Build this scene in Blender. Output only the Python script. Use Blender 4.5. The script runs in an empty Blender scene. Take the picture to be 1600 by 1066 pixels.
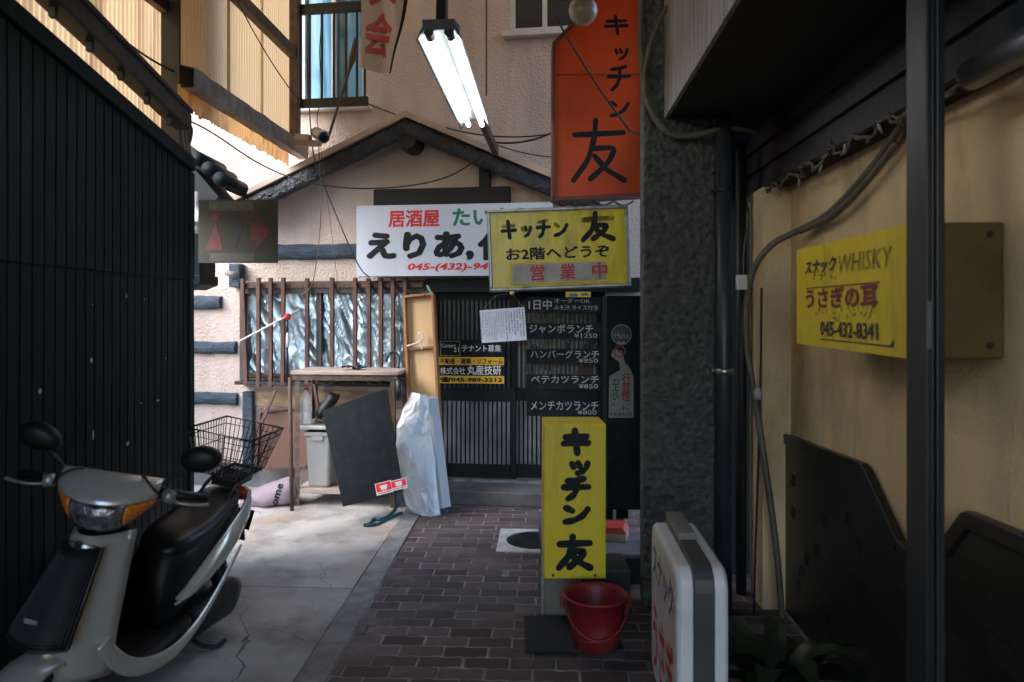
import bpy, bmesh, math, random
from mathutils import Vector, Matrix, noise
random.seed(7)
SC = bpy.context.scene
COL = SC.collection
R_ = math.radians

# ------------------------------------------------------------------ camera
F = 1160.0; HX, HY = 800.0, 485.0; CAMH = 1.6
cd = bpy.data.cameras.new('camera'); cam = bpy.data.objects.new('camera', cd); COL.objects.link(cam)
cam.location = (0, 0, CAMH); cam.rotation_euler = (R_(90), 0, 0)
cd.sensor_width = 36.0; cd.lens = F * 36.0 / 1600.0
cd.shift_y = -(533.0 - HY) / 1600.0
cd.clip_start = 0.05; cd.clip_end = 500
cd.dof.use_dof = True; cd.dof.focus_distance = 6.0; cd.dof.aperture_fstop = 2.8
SC.camera = cam

# ------------------------------------------------------------------ sky, sun, exposure
SUN_EL, SUN_AZ = R_(40), R_(-118)      # azimuth measured from +Y towards +X
w = bpy.data.worlds.new('World'); SC.world = w; w.use_nodes = True
nt = w.node_tree; bg = nt.nodes['Background']
sky = nt.nodes.new('ShaderNodeTexSky'); sky.sky_type = 'NISHITA'; sky.sun_disc = False
sky.sun_elevation = SUN_EL; sky.sun_rotation = SUN_AZ
sky.air_density = 1.0; sky.dust_density = 2.0; sky.ozone_density = 3.0
nt.links.new(sky.outputs[0], bg.inputs[0]); bg.inputs[1].default_value = 0.15
sd = bpy.data.lights.new('sun', 'SUN'); sun = bpy.data.objects.new('sun', sd); COL.objects.link(sun)
sd.energy = 0.5; sd.angle = R_(60); sd.color = (1.0, 0.96, 0.91)
sdir = Vector((math.sin(SUN_AZ) * math.cos(SUN_EL), math.cos(SUN_AZ) * math.cos(SUN_EL), math.sin(SUN_EL)))
sun.rotation_euler = sdir.to_track_quat('Z', 'Y').to_euler(); sun.location = (-8, -3, 7)
SC.view_settings.view_transform = 'Standard'; SC.view_settings.look = 'None'
SC.view_settings.exposure = 2.8; SC.view_settings.gamma = 1.0
SC.cycles.max_bounces = 8; SC.cycles.diffuse_bounces = 4; SC.cycles.glossy_bounces = 4
SC.cycles.transmission_bounces = 6; SC.cycles.transparent_max_bounces = 8
SC.cycles.caustics_reflective = False; SC.cycles.caustics_refractive = False
SC.cycles.sample_clamp_indirect = 4.0; SC.cycles.use_denoising = True

# ------------------------------------------------------------------ helpers
def P(px, py, D): return Vector(((px - HX) * D / F, D, CAMH - (py - HY) * D / F))
def G(px, py): return P(px, py, CAMH * F / (py - HY))
Z = Vector((0, 0, 1))

class Fr:
    def __init__(s, o, u, v=Z):
        s.o = Vector(o); s.u = Vector(u).normalized(); s.v = Vector(v).normalized(); s.n = s.u.cross(s.v)
    def p(s, a, b, h=0.0): return s.o + s.u * a + s.v * b + s.n * h
    def hit(s, px, py, h=0.0):
        C = Vector((0, 0, CAMH)); d = Vector(((px - HX) / F, 1, -(py - HY) / F))
        t = (h - (C - s.o).dot(s.n)) / d.dot(s.n)
        q = C + d * t - s.o
        return q.dot(s.u), q.dot(s.v)
    def local(s, q):
        d = Vector(q) - s.o
        return d.dot(s.u), d.dot(s.v), d.dot(s.n)

WO = {}
def thing(name, label, cat, loc, group=None):
    o = bpy.data.objects.new(name, None); COL.objects.link(o); o.location = loc
    o.empty_display_size = 0.1
    o['label'] = label; o['category'] = cat
    if group: o['group'] = group
    WO[o] = Vector(loc); return o
def tag(o, label, cat, group=None):
    o['label'] = label; o['category'] = cat
    if group: o['group'] = group
    return o
def struct(o): o['kind'] = 'structure'; return o

class MB:
    def __init__(s): s.V = []; s.Fc = []
    def add(s, vs, fs):
        n = len(s.V); s.V += [Vector(v) for v in vs]; s.Fc += [tuple(n + i for i in f) for f in fs]; return s
    def box(s, fr, a0, a1, b0, b1, h0, h1):
        vs = [fr.p(a, b, h) for h in (h0, h1) for b in (b0, b1) for a in (a0, a1)]
        return s.add(vs, [(0, 1, 3, 2), (4, 5, 7, 6), (0, 1, 5, 4), (2, 3, 7, 6), (0, 2, 6, 4), (1, 3, 7, 5)])
    def bar(s, p0, p1, w, h, up=Z):
        p0 = Vector(p0); p1 = Vector(p1); d = (p1 - p0).normalized()
        up = Vector(up)
        if abs(d.dot(up)) > 0.98: up = Vector((0, 1, 0)) if abs(d.y) < .9 else Vector((1, 0, 0))
        a = d.cross(up).normalized(); b = a.cross(d)
        vs = [q + a * x * w / 2 + b * y * h / 2 for q in (p0, p1) for x, y in ((-1, -1), (1, -1), (1, 1), (-1, 1))]
        return s.add(vs, [(0, 1, 2, 3), (7, 6, 5, 4), (0, 1, 5, 4), (1, 2, 6, 5), (2, 3, 7, 6), (3, 0, 4, 7)])
    def tube(s, pts, r, n=8, closed=False, cap=True, flat=None, fn=None):
        pts = [Vector(p) for p in pts]; m = len(pts)
        rr = r if isinstance(r, (list, tuple)) else [r] * m
        tang = []
        for i in range(m):
            a = pts[(i - 1) % m] if (closed or i > 0) else pts[i]
            b = pts[(i + 1) % m] if (closed or i < m - 1) else pts[i]
            t = (b - a); tang.append(t.normalized() if t.length > 1e-9 else Vector((1, 0, 0)))
        if fn is not None: ref = Vector(fn)
        else: ref = Z if abs(tang[0].z) < .9 else Vector((1, 0, 0))
        A = tang[0].cross(ref).normalized(); B = A.cross(tang[0])
        vs = []
        for i in range(m):
            if i > 0 and fn is None:
                A = (A - tang[i] * A.dot(tang[i])).normalized(); B = A.cross(tang[i])
            elif i > 0:
                A = tang[i].cross(ref).normalized(); B = A.cross(tang[i])
            for k in range(n):
                th = 2 * math.pi * k / n
                q = A * math.cos(th) * rr[i] + B * math.sin(th) * rr[i] * (flat if flat else 1)
                vs.append(pts[i] + q)
        fs = []
        for i in range(m if closed else m - 1):
            j = (i + 1) % m
            for k in range(n):
                l = (k + 1) % n
                fs.append((i * n + k, i * n + l, j * n + l, j * n + k))
        if cap and not closed:
            fs.append(tuple(range(n))); fs.append(tuple((m - 1) * n + k for k in range(n)))
        return s.add(vs, fs)
    def lathe(s, c, prof, n=24, fr=None, closed=False):
        c = Vector(c); X, Y, Zv = (Vector((1, 0, 0)), Vector((0, 1, 0)), Z) if fr is None else fr
        vs = []; m = len(prof)
        for r, z in prof:
            for k in range(n):
                th = 2 * math.pi * k / n
                vs.append(c + X * r * math.cos(th) + Y * r * math.sin(th) + Zv * z)
        fs = []
        for i in range(m if closed else m - 1):
            j = (i + 1) % m
            for k in range(n):
                l = (k + 1) % n; fs.append((i * n + k, i * n + l, j * n + l, j * n + k))
        if not closed:
            if prof[0][0] > 1e-5: fs.append(tuple(range(n)))
            if prof[-1][0] > 1e-5: fs.append(tuple((m - 1) * n + k for k in range(n)))
        return s.add(vs, fs)
    def prism(s, fr, pts, h0, h1):
        n = len(pts)
        vs = [fr.p(a, b, h0) for a, b in pts] + [fr.p(a, b, h1) for a, b in pts]
        fs = [tuple(range(n)), tuple(range(n, 2 * n))] + [(i, (i + 1) % n, n + (i + 1) % n, n + i) for i in range(n)]
        return s.add(vs, fs)
    def grid(s, fn, nu, nv):
        vs = [fn(i / nu, j / nv) for j in range(nv + 1) for i in range(nu + 1)]
        fs = [(j * (nu + 1) + i, j * (nu + 1) + i + 1, (j + 1) * (nu + 1) + i + 1, (j + 1) * (nu + 1) + i) for j in range(nv) for i in range(nu)]
        return s.add(vs, fs)
    def loft(s, rings, cap=True, closed_ring=True):
        n = len(rings[0]); vs = [p for r in rings for p in r]; fs = []
        for i in range(len(rings) - 1):
            for k in range(n if closed_ring else n - 1):
                l = (k + 1) % n; fs.append((i * n + k, i * n + l, (i + 1) * n + l, (i + 1) * n + k))
        if cap and closed_ring:
            fs.append(tuple(range(n))); fs.append(tuple((len(rings) - 1) * n + k for k in range(n)))
        return s.add(vs, fs)
    def build(s, name, mat, parent=None, smooth=False, bevel=0, subsurf=0, uvfr=None, solid=0, xf=None, seg=2):
        V = s.V if xf is None else [xf @ v for v in s.V]
        if parent is not None: org = WO[parent]
        else:
            org = Vector((sum(v.x for v in V) / len(V), sum(v.y for v in V) / len(V), min(v.z for v in V)))
        me = bpy.data.meshes.new(name)
        me.from_pydata([v - org for v in V], [], s.Fc); me.validate()
        bm = bmesh.new(); bm.from_mesh(me)
        bmesh.ops.recalc_face_normals(bm, faces=bm.faces)
        if uvfr is not None:
            ul = bm.loops.layers.uv.new('uv')
            for f in bm.faces:
                for l in f.loops:
                    a, b, h = uvfr.local(l.vert.co + org); l[ul].uv = (a, b)
        if smooth:
            for f in bm.faces: f.smooth = True
        bm.to_mesh(me); bm.free()
        o = bpy.data.objects.new(name, me); COL.objects.link(o)
        if parent is not None: o.parent = parent; WO[o] = org
        else: o.location = org; WO[o] = org
        mats = mat if isinstance(mat, list) else [mat]
        for m in mats: me.materials.append(m)
        if solid:
            md = o.modifiers.new('solid', 'SOLIDIFY'); md.thickness = solid; md.offset = 0
        if bevel:
            md = o.modifiers.new('bevel', 'BEVEL'); md.width = bevel; md.segments = seg; md.limit_method = 'ANGLE'; md.angle_limit = R_(40)
            md.harden_normals = False
        if subsurf:
            md = o.modifiers.new('sub', 'SUBSURF'); md.levels = subsurf; md.render_levels = subsurf
        return o

# ------------------------------------------------------------------ materials
def M(name, col, rough=.6, metal=0., var=.25, scale=5., bump=0., bscale=60., dirt=None, dscale=3., damt=.5, spec=.5, detail=6., aniso=None, bdist=.01, rvar=.15):
    m = bpy.data.materials.new(name); m.use_nodes = True; n = m.node_tree; b = n.nodes['Principled BSDF']; L = n.links.new
    tc = n.nodes.new('ShaderNodeTexCoord'); mp = n.nodes.new('ShaderNodeMapping'); L(tc.outputs['Object'], mp.inputs[0])
    if aniso: mp.inputs['Scale'].default_value = aniso
    nz = n.nodes.new('ShaderNodeTexNoise'); nz.inputs['Scale'].default_value = scale; nz.inputs['Detail'].default_value = detail; L(mp.outputs[0], nz.inputs['Vector'])
    cr = n.nodes.new('ShaderNodeMix'); cr.data_type = 'RGBA'
    c = Vector(col)
    cr.inputs['A'].default_value = (*(c * (1 - var)), 1); cr.inputs['B'].default_value = (*[min(1, x * (1 + var)) for x in c], 1)
    mr = n.nodes.new('ShaderNodeMapRange'); mr.inputs[1].default_value = .3; mr.inputs[2].default_value = .7
    L(nz.outputs['Fac'], mr.inputs[0]); L(mr.outputs[0], cr.inputs['Factor'])
    out = cr.outputs['Result']
    if dirt is not None:
        n2 = n.nodes.new('ShaderNodeTexNoise'); n2.inputs['Scale'].default_value = dscale; n2.inputs['Detail'].default_value = 8; n2.inputs['Roughness'].default_value = .65
        L(mp.outputs[0], n2.inputs['Vector'])
        m2 = n.nodes.new('ShaderNodeMapRange'); m2.inputs[1].default_value = .48; m2.inputs[2].default_value = .68; m2.inputs[4].default_value = damt
        L(n2.outputs['Fac'], m2.inputs[0])
        mx = n.nodes.new('ShaderNodeMix'); mx.data_type = 'RGBA'; mx.inputs['B'].default_value = (*dirt, 1)
        L(out, mx.inputs['A']); L(m2.outputs[0], mx.inputs['Factor']); out = mx.outputs['Result']
    L(out, b.inputs['Base Color'])
    b.inputs['Metallic'].default_value = metal; b.inputs['Specular IOR Level'].default_value = spec
    rm = n.nodes.new('ShaderNodeMapRange'); rm.inputs[3].default_value = max(.03, rough - rvar); rm.inputs[4].default_value = min(1, rough + rvar)
    L(nz.outputs['Fac'], rm.inputs[0]); L(rm.outputs[0], b.inputs['Roughness'])
    if bump:
        nb = n.nodes.new('ShaderNodeTexNoise'); nb.inputs['Scale'].default_value = bscale; nb.inputs['Detail'].default_value = 4; L(mp.outputs[0], nb.inputs['Vector'])
        bp = n.nodes.new('ShaderNodeBump'); bp.inputs['Strength'].default_value = bump; bp.inputs['Distance'].default_value = bdist
        L(nb.outputs['Fac'], bp.inputs['Height']); L(bp.outputs[0], b.inputs['Normal'])
    m['nodes_bsdf'] = b.name
    return m
def emis(name, col, s):
    m = bpy.data.materials.new(name); m.use_nodes = True; b = m.node_tree.nodes['Principled BSDF']
    b.inputs['Base Color'].default_value = (.8, .8, .8, 1); b.inputs['Emission Color'].default_value = (*col, 1); b.inputs['Emission Strength'].default_value = s
    return m
def translucent(name, col, mix=.6, streak=(8, 8, .6), var=.35, dirt=(.25, .12, .04)):
    m = bpy.data.materials.new(name); m.use_nodes = True; n = m.node_tree; L = n.links.new
    out = n.nodes['Material Output']; b = n.nodes['Principled BSDF']; b.inputs['Roughness'].default_value = .35
    tr = n.nodes.new('ShaderNodeBsdfTranslucent'); ms = n.nodes.new('ShaderNodeMixShader'); ms.inputs[0].default_value = mix
    tc = n.nodes.new('ShaderNodeTexCoord'); mp = n.nodes.new('ShaderNodeMapping'); mp.inputs['Scale'].default_value = streak
    L(tc.outputs['Object'], mp.inputs[0])
    nz = n.nodes.new('ShaderNodeTexNoise'); nz.inputs['Scale'].default_value = 1.6; nz.inputs['Detail'].default_value = 7; L(mp.outputs[0], nz.inputs['Vector'])
    mr = n.nodes.new('ShaderNodeMapRange'); mr.inputs[1].default_value = .45; mr.inputs[2].default_value = .75; mr.inputs[4].default_value = var; L(nz.outputs['Fac'], mr.inputs[0])
    mx = n.nodes.new('ShaderNodeMix'); mx.data_type = 'RGBA'; mx.inputs['A'].default_value = (*col, 1); mx.inputs['B'].default_value = (*dirt, 1)
    L(mr.outputs[0], mx.inputs['Factor']); L(mx.outputs['Result'], tr.inputs['Color']); L(mx.outputs['Result'], b.inputs['Base Color'])
    L(b.outputs[0], ms.inputs[1]); L(tr.outputs[0], ms.inputs[2]); L(ms.outputs[0], out.inputs['Surface'])
    return m
def stucco(name, col, strength=.6, scale=38., dirt=(.3, .22, .17), damt=.25, aniso=(1, 1, 1), dscale=1.1, var=.1, vs=2.2, bd=.012):
    m = M(name, col, rough=.75, var=var, scale=vs, dirt=dirt, dscale=dscale, damt=damt, spec=.3, aniso=aniso)
    n = m.node_tree; L = n.links.new; b = n.nodes['Principled BSDF']
    tc = n.nodes.new('ShaderNodeTexCoord')
    v = n.nodes.new('ShaderNodeTexVoronoi'); v.feature = 'SMOOTH_F1'; v.inputs['Scale'].default_value = scale; v.inputs['Smoothness'].default_value = .6
    nz = n.nodes.new('ShaderNodeTexNoise'); nz.inputs['Scale'].default_value = scale * .7; nz.inputs['Detail'].default_value = 5
    dm = n.nodes.new('ShaderNodeVectorMath'); dm.operation = 'MULTIPLY_ADD'; dm.inputs[1].default_value = (.04, .04, .04)
    L(nz.outputs['Color'], dm.inputs[0]); L(tc.outputs['Object'], dm.inputs[2]); L(tc.outputs['Object'], nz.inputs['Vector'])
    L(dm.outputs[0], v.inputs['Vector'])
    ad = n.nodes.new('ShaderNodeMath'); ad.operation = 'MULTIPLY_ADD'; ad.inputs[1].default_value = .7
    L(nz.outputs['Fac'], ad.inputs[0]); L(v.outputs['Distance'], ad.inputs[2])
    bp = n.nodes.new('ShaderNodeBump'); bp.inputs['Strength'].default_value = strength; bp.inputs['Distance'].default_value = bd
    L(ad.outputs[0], bp.inputs['Height']); L(bp.outputs[0], b.inputs['Normal'])
    return m

m_wall = stucco('peach stucco', (.56, .45, .38), .6, 52, (.36, .27, .21), .45, (2, 2, .6), 1.3)
m_log = M('weathered sky-tinted log', (.022, .045, .07), .45, var=.6, scale=9, bump=.9, bscale=30, aniso=(1, 6, 6), dirt=(.06, .1, .14), dscale=5, damt=.6, bdist=.02)  # blue of the sky's reflection is put into the log colour
m_bark = M('dark bark', (.012, .016, .022), .45, var=.6, scale=14, bump=1., bscale=28, dirt=(.035, .05, .07), dscale=9, damt=.7, bdist=.025)
m_darkwood = M('dark brown timber', (.012, .011, .011), .55, var=.4, scale=10, bump=.5, bscale=50, aniso=(1, 1, 5))
m_trim = M('beige trim board', (.5, .38, .29), .6, var=.2, scale=6, dirt=(.2, .14, .1), damt=.4)
m_redwood = M('reddish brown slat', (.095, .045, .03), .6, var=.45, scale=20, aniso=(4, 4, .6), bump=.4, bscale=60, dirt=(.2, .13, .1), damt=.4, dscale=6)
m_winframe = M('bronze window frame', (.07, .055, .045), .45, var=.2, dirt=(.2, .15, .1), damt=.3)
m_foil = M('crinkled silver foil', (.40, .48, .53), .33, metal=1., var=.1, scale=8, bump=.12, bscale=30, rvar=.08)
m_blackmetal = M('black painted steel', (.007, .010, .011), .5, var=.3, scale=20, dirt=(.05, .035, .025), damt=.4)
m_blue = M('blue curtain', (.10, .28, .42), .25, var=.5, scale=3, aniso=(10, 10, .4), spec=.8)
m_darkglass = M('dark window glass', (.006, .009, .012), .12, var=.3, spec=.4, rvar=.02)
m_whitepaint = M('aged white paint', (.62, .6, .56), .5, var=.1, dirt=(.3, .25, .2), damt=.3)
m_siding = M('black green metal siding', (.0015, .007, .009), .6, var=.3, scale=3, dirt=(.004, .011, .013), dscale=2, damt=.5, aniso=(3, 3, .5), spec=.14)
m_scrap = M('torn paper scrap', (.45, .42, .36), .8, var=.3, scale=40)
m_rust = M('rusty brown steel', (.07, .04, .025), .7, var=.5, scale=10, bump=.4, bscale=40, dirt=(.16, .08, .04), dscale=8, damt=.6)
m_grayrust = M('grey weathered beam', (.2, .18, .165), .65, var=.4, scale=5, bump=.5, bscale=30, dirt=(.12, .06, .03), dscale=4, damt=.8)
m_poly_a = translucent('amber corrugated sheet', (.52, .36, .20), .75, (5, 5, .35), .85, (.14, .07, .035))
m_poly_b = translucent('pale amber corrugated sheet', (.34, .25, .15), .75, (5, 5, .25), .45, (.34, .22, .11))
m_poly_c = translucent('orange sheet edge', (.50, .29, .12), .6, (10, 10, 3), .85, (.2, .1, .04))
m_conc = M('stained concrete', (.40, .37, .33), .8, var=.25, scale=2.5, bump=.35, bscale=45, dirt=(.13, .12, .11), dscale=1.8, damt=.75)
m_concgray = M('grey concrete', (.13, .125, .12), .8, var=.3, scale=8, bump=.5, bscale=70, dirt=(.09, .09, .09), damt=.6)
m_mortar = M('sandy joint', (.25, .25, .25), .9, var=.5, scale=9, dirt=(.035, .035, .035), dscale=2.2, damt=1.)
m_earth = M('dark earth', (.03, .03, .028), .9, var=.4)
m_sign_white = M('white sign acrylic', (.56, .60, .68), .25, var=.04, scale=2, dirt=(.5, .5, .5), dscale=2, damt=.15)
m_red = M('red lettering', (.6, .02, .03), .45, var=.1)
m_green = M('green lettering', (.01, .16, .1), .45, var=.1)
m_black = M('black lettering', (.004, .007, .010), .5, var=.3, scale=30, spec=.25, dirt=(.05, .048, .03), dscale=25, damt=.35)
m_yellow = M('yellow acrylic', (.86, .66, .03), .3, var=.12, scale=3, dirt=(.22, .15, .03), dscale=2.2, damt=.55, aniso=(3, 3, .9))
m_yellow2 = M('yellow sign film', (.92, .69, .03), .4, var=.1, scale=3, dirt=(.42, .28, .03), dscale=3, damt=.5, aniso=(3, 3, .8))
m_alu = M('weathered aluminium', (.4, .41, .38), .4, metal=.6, var=.25, scale=12, dirt=(.12, .11, .09), dscale=7, damt=.7)
m_steel = M('plain steel', (.5, .5, .5), .35, metal=1., var=.2, scale=20)
m_orange = translucent('orange sign sheet', (.86, .15, .035), .5, (2, 2, 1), .4, (.25, .03, .01))
m_plywood = M('cream plywood', (.62, .42, .22), .55, var=.15, scale=3, aniso=(6, 6, .7), dirt=(.5, .3, .14), damt=.4)
m_boxwood = M('orange brown wood', (.32, .14, .05), .5, var=.3, scale=6, aniso=(8, 8, 1), bump=.2)
m_brownply = M('red brown plywood', (.12, .05, .028), .6, var=.3, scale=3, aniso=(5, 5, .8), dirt=(.06, .028, .018), damt=.6)
m_rack = M('rusty angle steel', (.09, .065, .05), .6, metal=.3, var=.5, scale=18, dirt=(.22, .13, .07), dscale=14, damt=.6, bump=.3)
m_ractop = M('worn shelf board', (.42, .33, .28), .65, var=.25, scale=4, aniso=(1, 5, 5), dirt=(.2, .17, .16), damt=.6)
m_blackboard = M('black rigid board', (.005, .008, .010), .6, spec=.2, var=.3, scale=4, dirt=(.05, .055, .06), dscale=12, damt=.25)
m_bin = M('pale grey plastic', (.3, .3, .29), .45, var=.1, scale=3, dirt=(.25, .22, .18), dscale=5, damt=.4)
m_rubber = M('black rubber', (.012, .012, .013), .35, var=.3)
m_sack = M('pinkish white sack cloth', (.29, .225, .255), .85, var=.15, scale=6, bump=.5, bscale=25, dirt=(.15, .12, .15), dscale=5, damt=.5)
m_hose = M('teal hose', (.012, .06, .075), .35, var=.2)
m_cable_b = M('black cable', (.01, .012, .014), .5, var=.2)
m_cable_w = M('grey beige cable', (.13, .115, .08), .55, var=.25, scale=12, dirt=(.05, .045, .035), dscale=10, damt=.5)
m_cream = stucco('cream stucco', (.74, .56, .30), .3, 60, (.34, .24, .13), .7, (1.5, 1.5, .8), 1.6)
m_column = stucco('rough brown stucco', (.10, .10, .088), 1., 26, (.035, .035, .033), .6, (1, 1, 1), 12, .35, 30, .03)
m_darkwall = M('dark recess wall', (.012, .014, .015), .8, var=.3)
m_tileb = None
m_pot = M('terracotta', (.25, .09, .045), .8, var=.2)
m_leaf = M('dark green leaf', (.005, .014, .006), .45, var=.5, scale=6)
m_bucket = M('red plastic', (.25, .014, .016), .5, var=.2, scale=8, dirt=(.16, .05, .045), dscale=7, damt=.5)
m_mat = M('dark rubber mat', (.02, .022, .024), .8, var=.3, bump=.5, bscale=120)
m_iron = M('cast iron', (.05, .05, .055), .5, metal=.7, var=.3, dirt=(.12, .1, .08), damt=.5)
m_silver = M('silver paint', (.56, .55, .51), .2, metal=.45, var=.05, scale=2, rvar=.05, dirt=(.3, .28, .24), dscale=3, damt=.25)
m_blackplastic = M('black plastic', (.006, .0075, .008), .45, var=.25, scale=12, spec=.3, dirt=(.018, .017, .015), damt=.4, dscale=9)
m_seat = M('black vinyl', (.005, .006, .0065), .36, var=.2, bump=.25, bscale=220, bdist=.003)
m_amber = M('amber lens', (.75, .2, .015), .15, var=.3, scale=60, spec=.9)
m_lens = M('headlight lens', (.22, .23, .24), .15, metal=.6, var=.9, scale=30, bump=.6, bscale=45, spec=1.)
m_redlens = M('red orange lens', (.7, .08, .02), .2, var=.2)
m_tyre = M('tyre rubber', (.014, .014, .014), .8, var=.2)
m_wire = M('black coated wire', (.012, .013, .014), .4, var=.1)

def glassy(name, col, alpha, rough=.15):
    m = bpy.data.materials.new(name); m.use_nodes = True; n = m.node_tree; L = n.links.new
    b = n.nodes['Principled BSDF']; b.inputs['Base Color'].default_value = (*col, 1); b.inputs['Roughness'].default_value = rough
    b.inputs['Alpha'].default_value = alpha; b.inputs['Specular IOR Level'].default_value = .8
    nz = n.nodes.new('ShaderNodeTexNoise'); nz.inputs['Scale'].default_value = 14; nz.inputs['Detail'].default_value = 5
    tc = n.nodes.new('ShaderNodeTexCoord'); L(tc.outputs['Object'], nz.inputs['Vector'])
    bp = n.nodes.new('ShaderNodeBump'); bp.inputs['Strength'].default_value = .3; bp.inputs['Distance'].default_value = .01
    L(nz.outputs['Fac'], bp.inputs['Height']); L(bp.outputs[0], b.inputs['Normal'])
    return m
m_pet = glassy('clear plastic', (.75, .8, .82), .35, .08)
m_film = glassy('milky plastic film', (.80, .87, .93), .82, .22)
m_bulbglass = glassy('frosted bulb glass', (.35, .35, .28), .55, .15)

# ------------------------------------------------------------------ lettering
def text(body, fr, a0, a1, b0, b1, mat, parent, bold=0., h=.003, depth=.002, slant=0., vertical=False, name='lettering', rot=0, space=1.):
    """lettering fitted in the box a0..a1, b0..b1 of a sign's frame"""
    c = bpy.data.curves.new('lettering', 'FONT'); c.body = '\n'.join(body) if vertical else body
    c.size = 1; c.resolution_u = 2; c.shear = slant; c.align_x = 'CENTER' if vertical else 'LEFT'
    c.space_line = .75 if vertical else 1.; c.space_character = space
    o = bpy.data.objects.new('lettering', c); COL.objects.link(o)
    bpy.context.view_layer.update()
    me = bpy.data.meshes.new_from_object(o.evaluated_get(bpy.context.evaluated_depsgraph_get()))
    bpy.data.objects.remove(o); bpy.data.curves.remove(c)
    vs = [Vector(v.co) for v in me.vertices]
    if rot:
        rm = Matrix.Rotation(rot, 3, 'Z'); vs = [rm @ v for v in vs]
    x0 = min(v.x for v in vs); x1 = max(v.x for v in vs); y0 = min(v.y for v in vs); y1 = max(v.y for v in vs)
    mb = MB(); x0 -= bold; x1 += bold; y0 -= bold; y1 += bold
    ks = [(0, 0)] if bold <= 0 else [(bold * math.cos(k * math.pi / 4), bold * math.sin(k * math.pi / 4)) for k in range(8)] + ([(0, 0)] if bold > .04 else [])
    for i_, (dx, dy) in enumerate(ks):
        mb.add([fr.p(a0 + (v.x + dx - x0) / max(1e-6, x1 - x0) * (a1 - a0), b0 + (v.y + dy - y0) / max(1e-6, y1 - y0) * (b1 - b0), h + i_ * .00006) for v in vs], [tuple(p.vertices) for p in me.polygons])
    bpy.data.meshes.remove(me)
    return mb.build(name, mat, parent)

GL = {  # brush lettering as strokes in a unit box, y up
 'キ': [[(.12, .70), (.88, .74)], [(.06, .42), (.94, .46)], [(.46, 1), (.5, .5), (.55, 0)]],
 'ッ': [[(.12, .62), (.2, .38)], [(.42, .68), (.5, .44)], [(.88, .66), (.8, .32), (.55, .06), (.38, 0)]],
 'チ': [[(.78, .98), (.5, .9), (.2, .86)], [(.06, .56), (.94, .58)], [(.54, .9), (.53, .5), (.42, .18), (.22, 0)]],
 'ン': [[(.1, .82), (.34, .66)], [(.92, .76), (.72, .38), (.4, .14), (.08, .06)]],
 '友': [[(.06, .76), (.94, .8)], [(.44, 1), (.42, .72), (.3, .34), (.04, .02)], [(.4, .54), (.8, .56), (.66, .3), (.34, .04)], [(.42, .42), (.62, .2), (.96, .02)]],
}
def strokes(ch, fr, a0, a1, b0, b1, r, mat, parent, h=.002, flat=.1):
    mb = MB(); a0 += r * .6; a1 -= r * .6; b0 += r * .5; b1 -= r * .5; h = .002
    for st in GL[ch]:
        pts = []
        for i in range(len(st) - 1):
            k = 5
            for j in range(k): t = j / k; pts.append((st[i][0] * (1 - t) + st[i + 1][0] * t, st[i][1] * (1 - t) + st[i + 1][1] * t))
        pts.append(st[-1])
        for _ in range(2): pts = [pts[0]] + [tuple((pts[i - 1][k] + 2 * pts[i][k] + pts[i + 1][k]) / 4 for k in (0, 1)) for i in range(1, len(pts) - 1)] + [pts[-1]]
        Q = [Vector((a0 + x * (a1 - a0), b0 + y * (b1 - b0))) for x, y in pts]; m_ = len(Q); Lf, Rt = [], []
        for q in range(m_):
            t_ = (Q[min(m_ - 1, q + 1)] - Q[max(0, q - 1)]).normalized(); nn = Vector((-t_.y, t_.x))
            w_ = r * (1 + .10 * math.sin(q * .9 + len(mb.V)))
            Lf.append(Q[q] + nn * w_); Rt.append(Q[q] - nn * w_)
        def capn(c_, t_):
            b_ = math.atan2(t_.y, t_.x); return [c_ + Vector((math.cos(b_ + a_), math.sin(b_ + a_))) * r * .95 for a_ in (-1.1, -.55, 0, .55, 1.1)]
        out = Rt + capn(Q[-1], (Q[-1] - Q[-2]).normalized()) + Lf[::-1] + capn(Q[0], (Q[0] - Q[1]).normalized())
        n_ = len(out); hh = h + len(mb.Fc) * .00004
        k0 = len(mb.V)
        mb.V += [fr.p(v.x, v.y, hh) for v in out]
        # body as quads, caps as fans
        for q in range(m_ - 1): mb.Fc.append((k0 + q, k0 + q + 1, k0 + m_ + 5 + m_ - 2 - q, k0 + m_ + 5 + m_ - 1 - q))
        mb.Fc.append(tuple(k0 + m_ - 1 + q for q in range(7))); mb.Fc.append(tuple([k0 + 2 * m_ + 4 + q for q in range(6)] + [k0]))
    return mb.build('lettering', mat, parent)

# ------------------------------------------------------------------ frames of the place
ta = .15; ca = 1 / math.sqrt(1 + ta * ta)
FA = Fr((0, 6.4, 0), (ca, -ta * ca, 0))                 # shop front
th = .05; ct = 1 / math.sqrt(1 + th * th)
AD = Vector((th * ct, ct, 0)); RD = Vector((ct, -th * ct, 0))
def RW(c): return Fr(RD * c, -AD)                        # planes along the alley that face left
def LW(c): return Fr(RD * c, AD)                         # planes along the alley that face right
LS = Fr((-1.752, 0, 0), Vector((-.054, 1, 0)))            # dark siding wall on the left, faces right
FRONT = lambda D: Fr((0, D, 0), (1, 0, 0))

# ================================================================== ground
mb = MB(); fr = Fr((0, 0, 0), (1, 0, 0), (0, 1, 0))
mb.box(fr, -60, 60, -60, 60, -.1, -.02); struct(mb.build('ground', m_earth))
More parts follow.
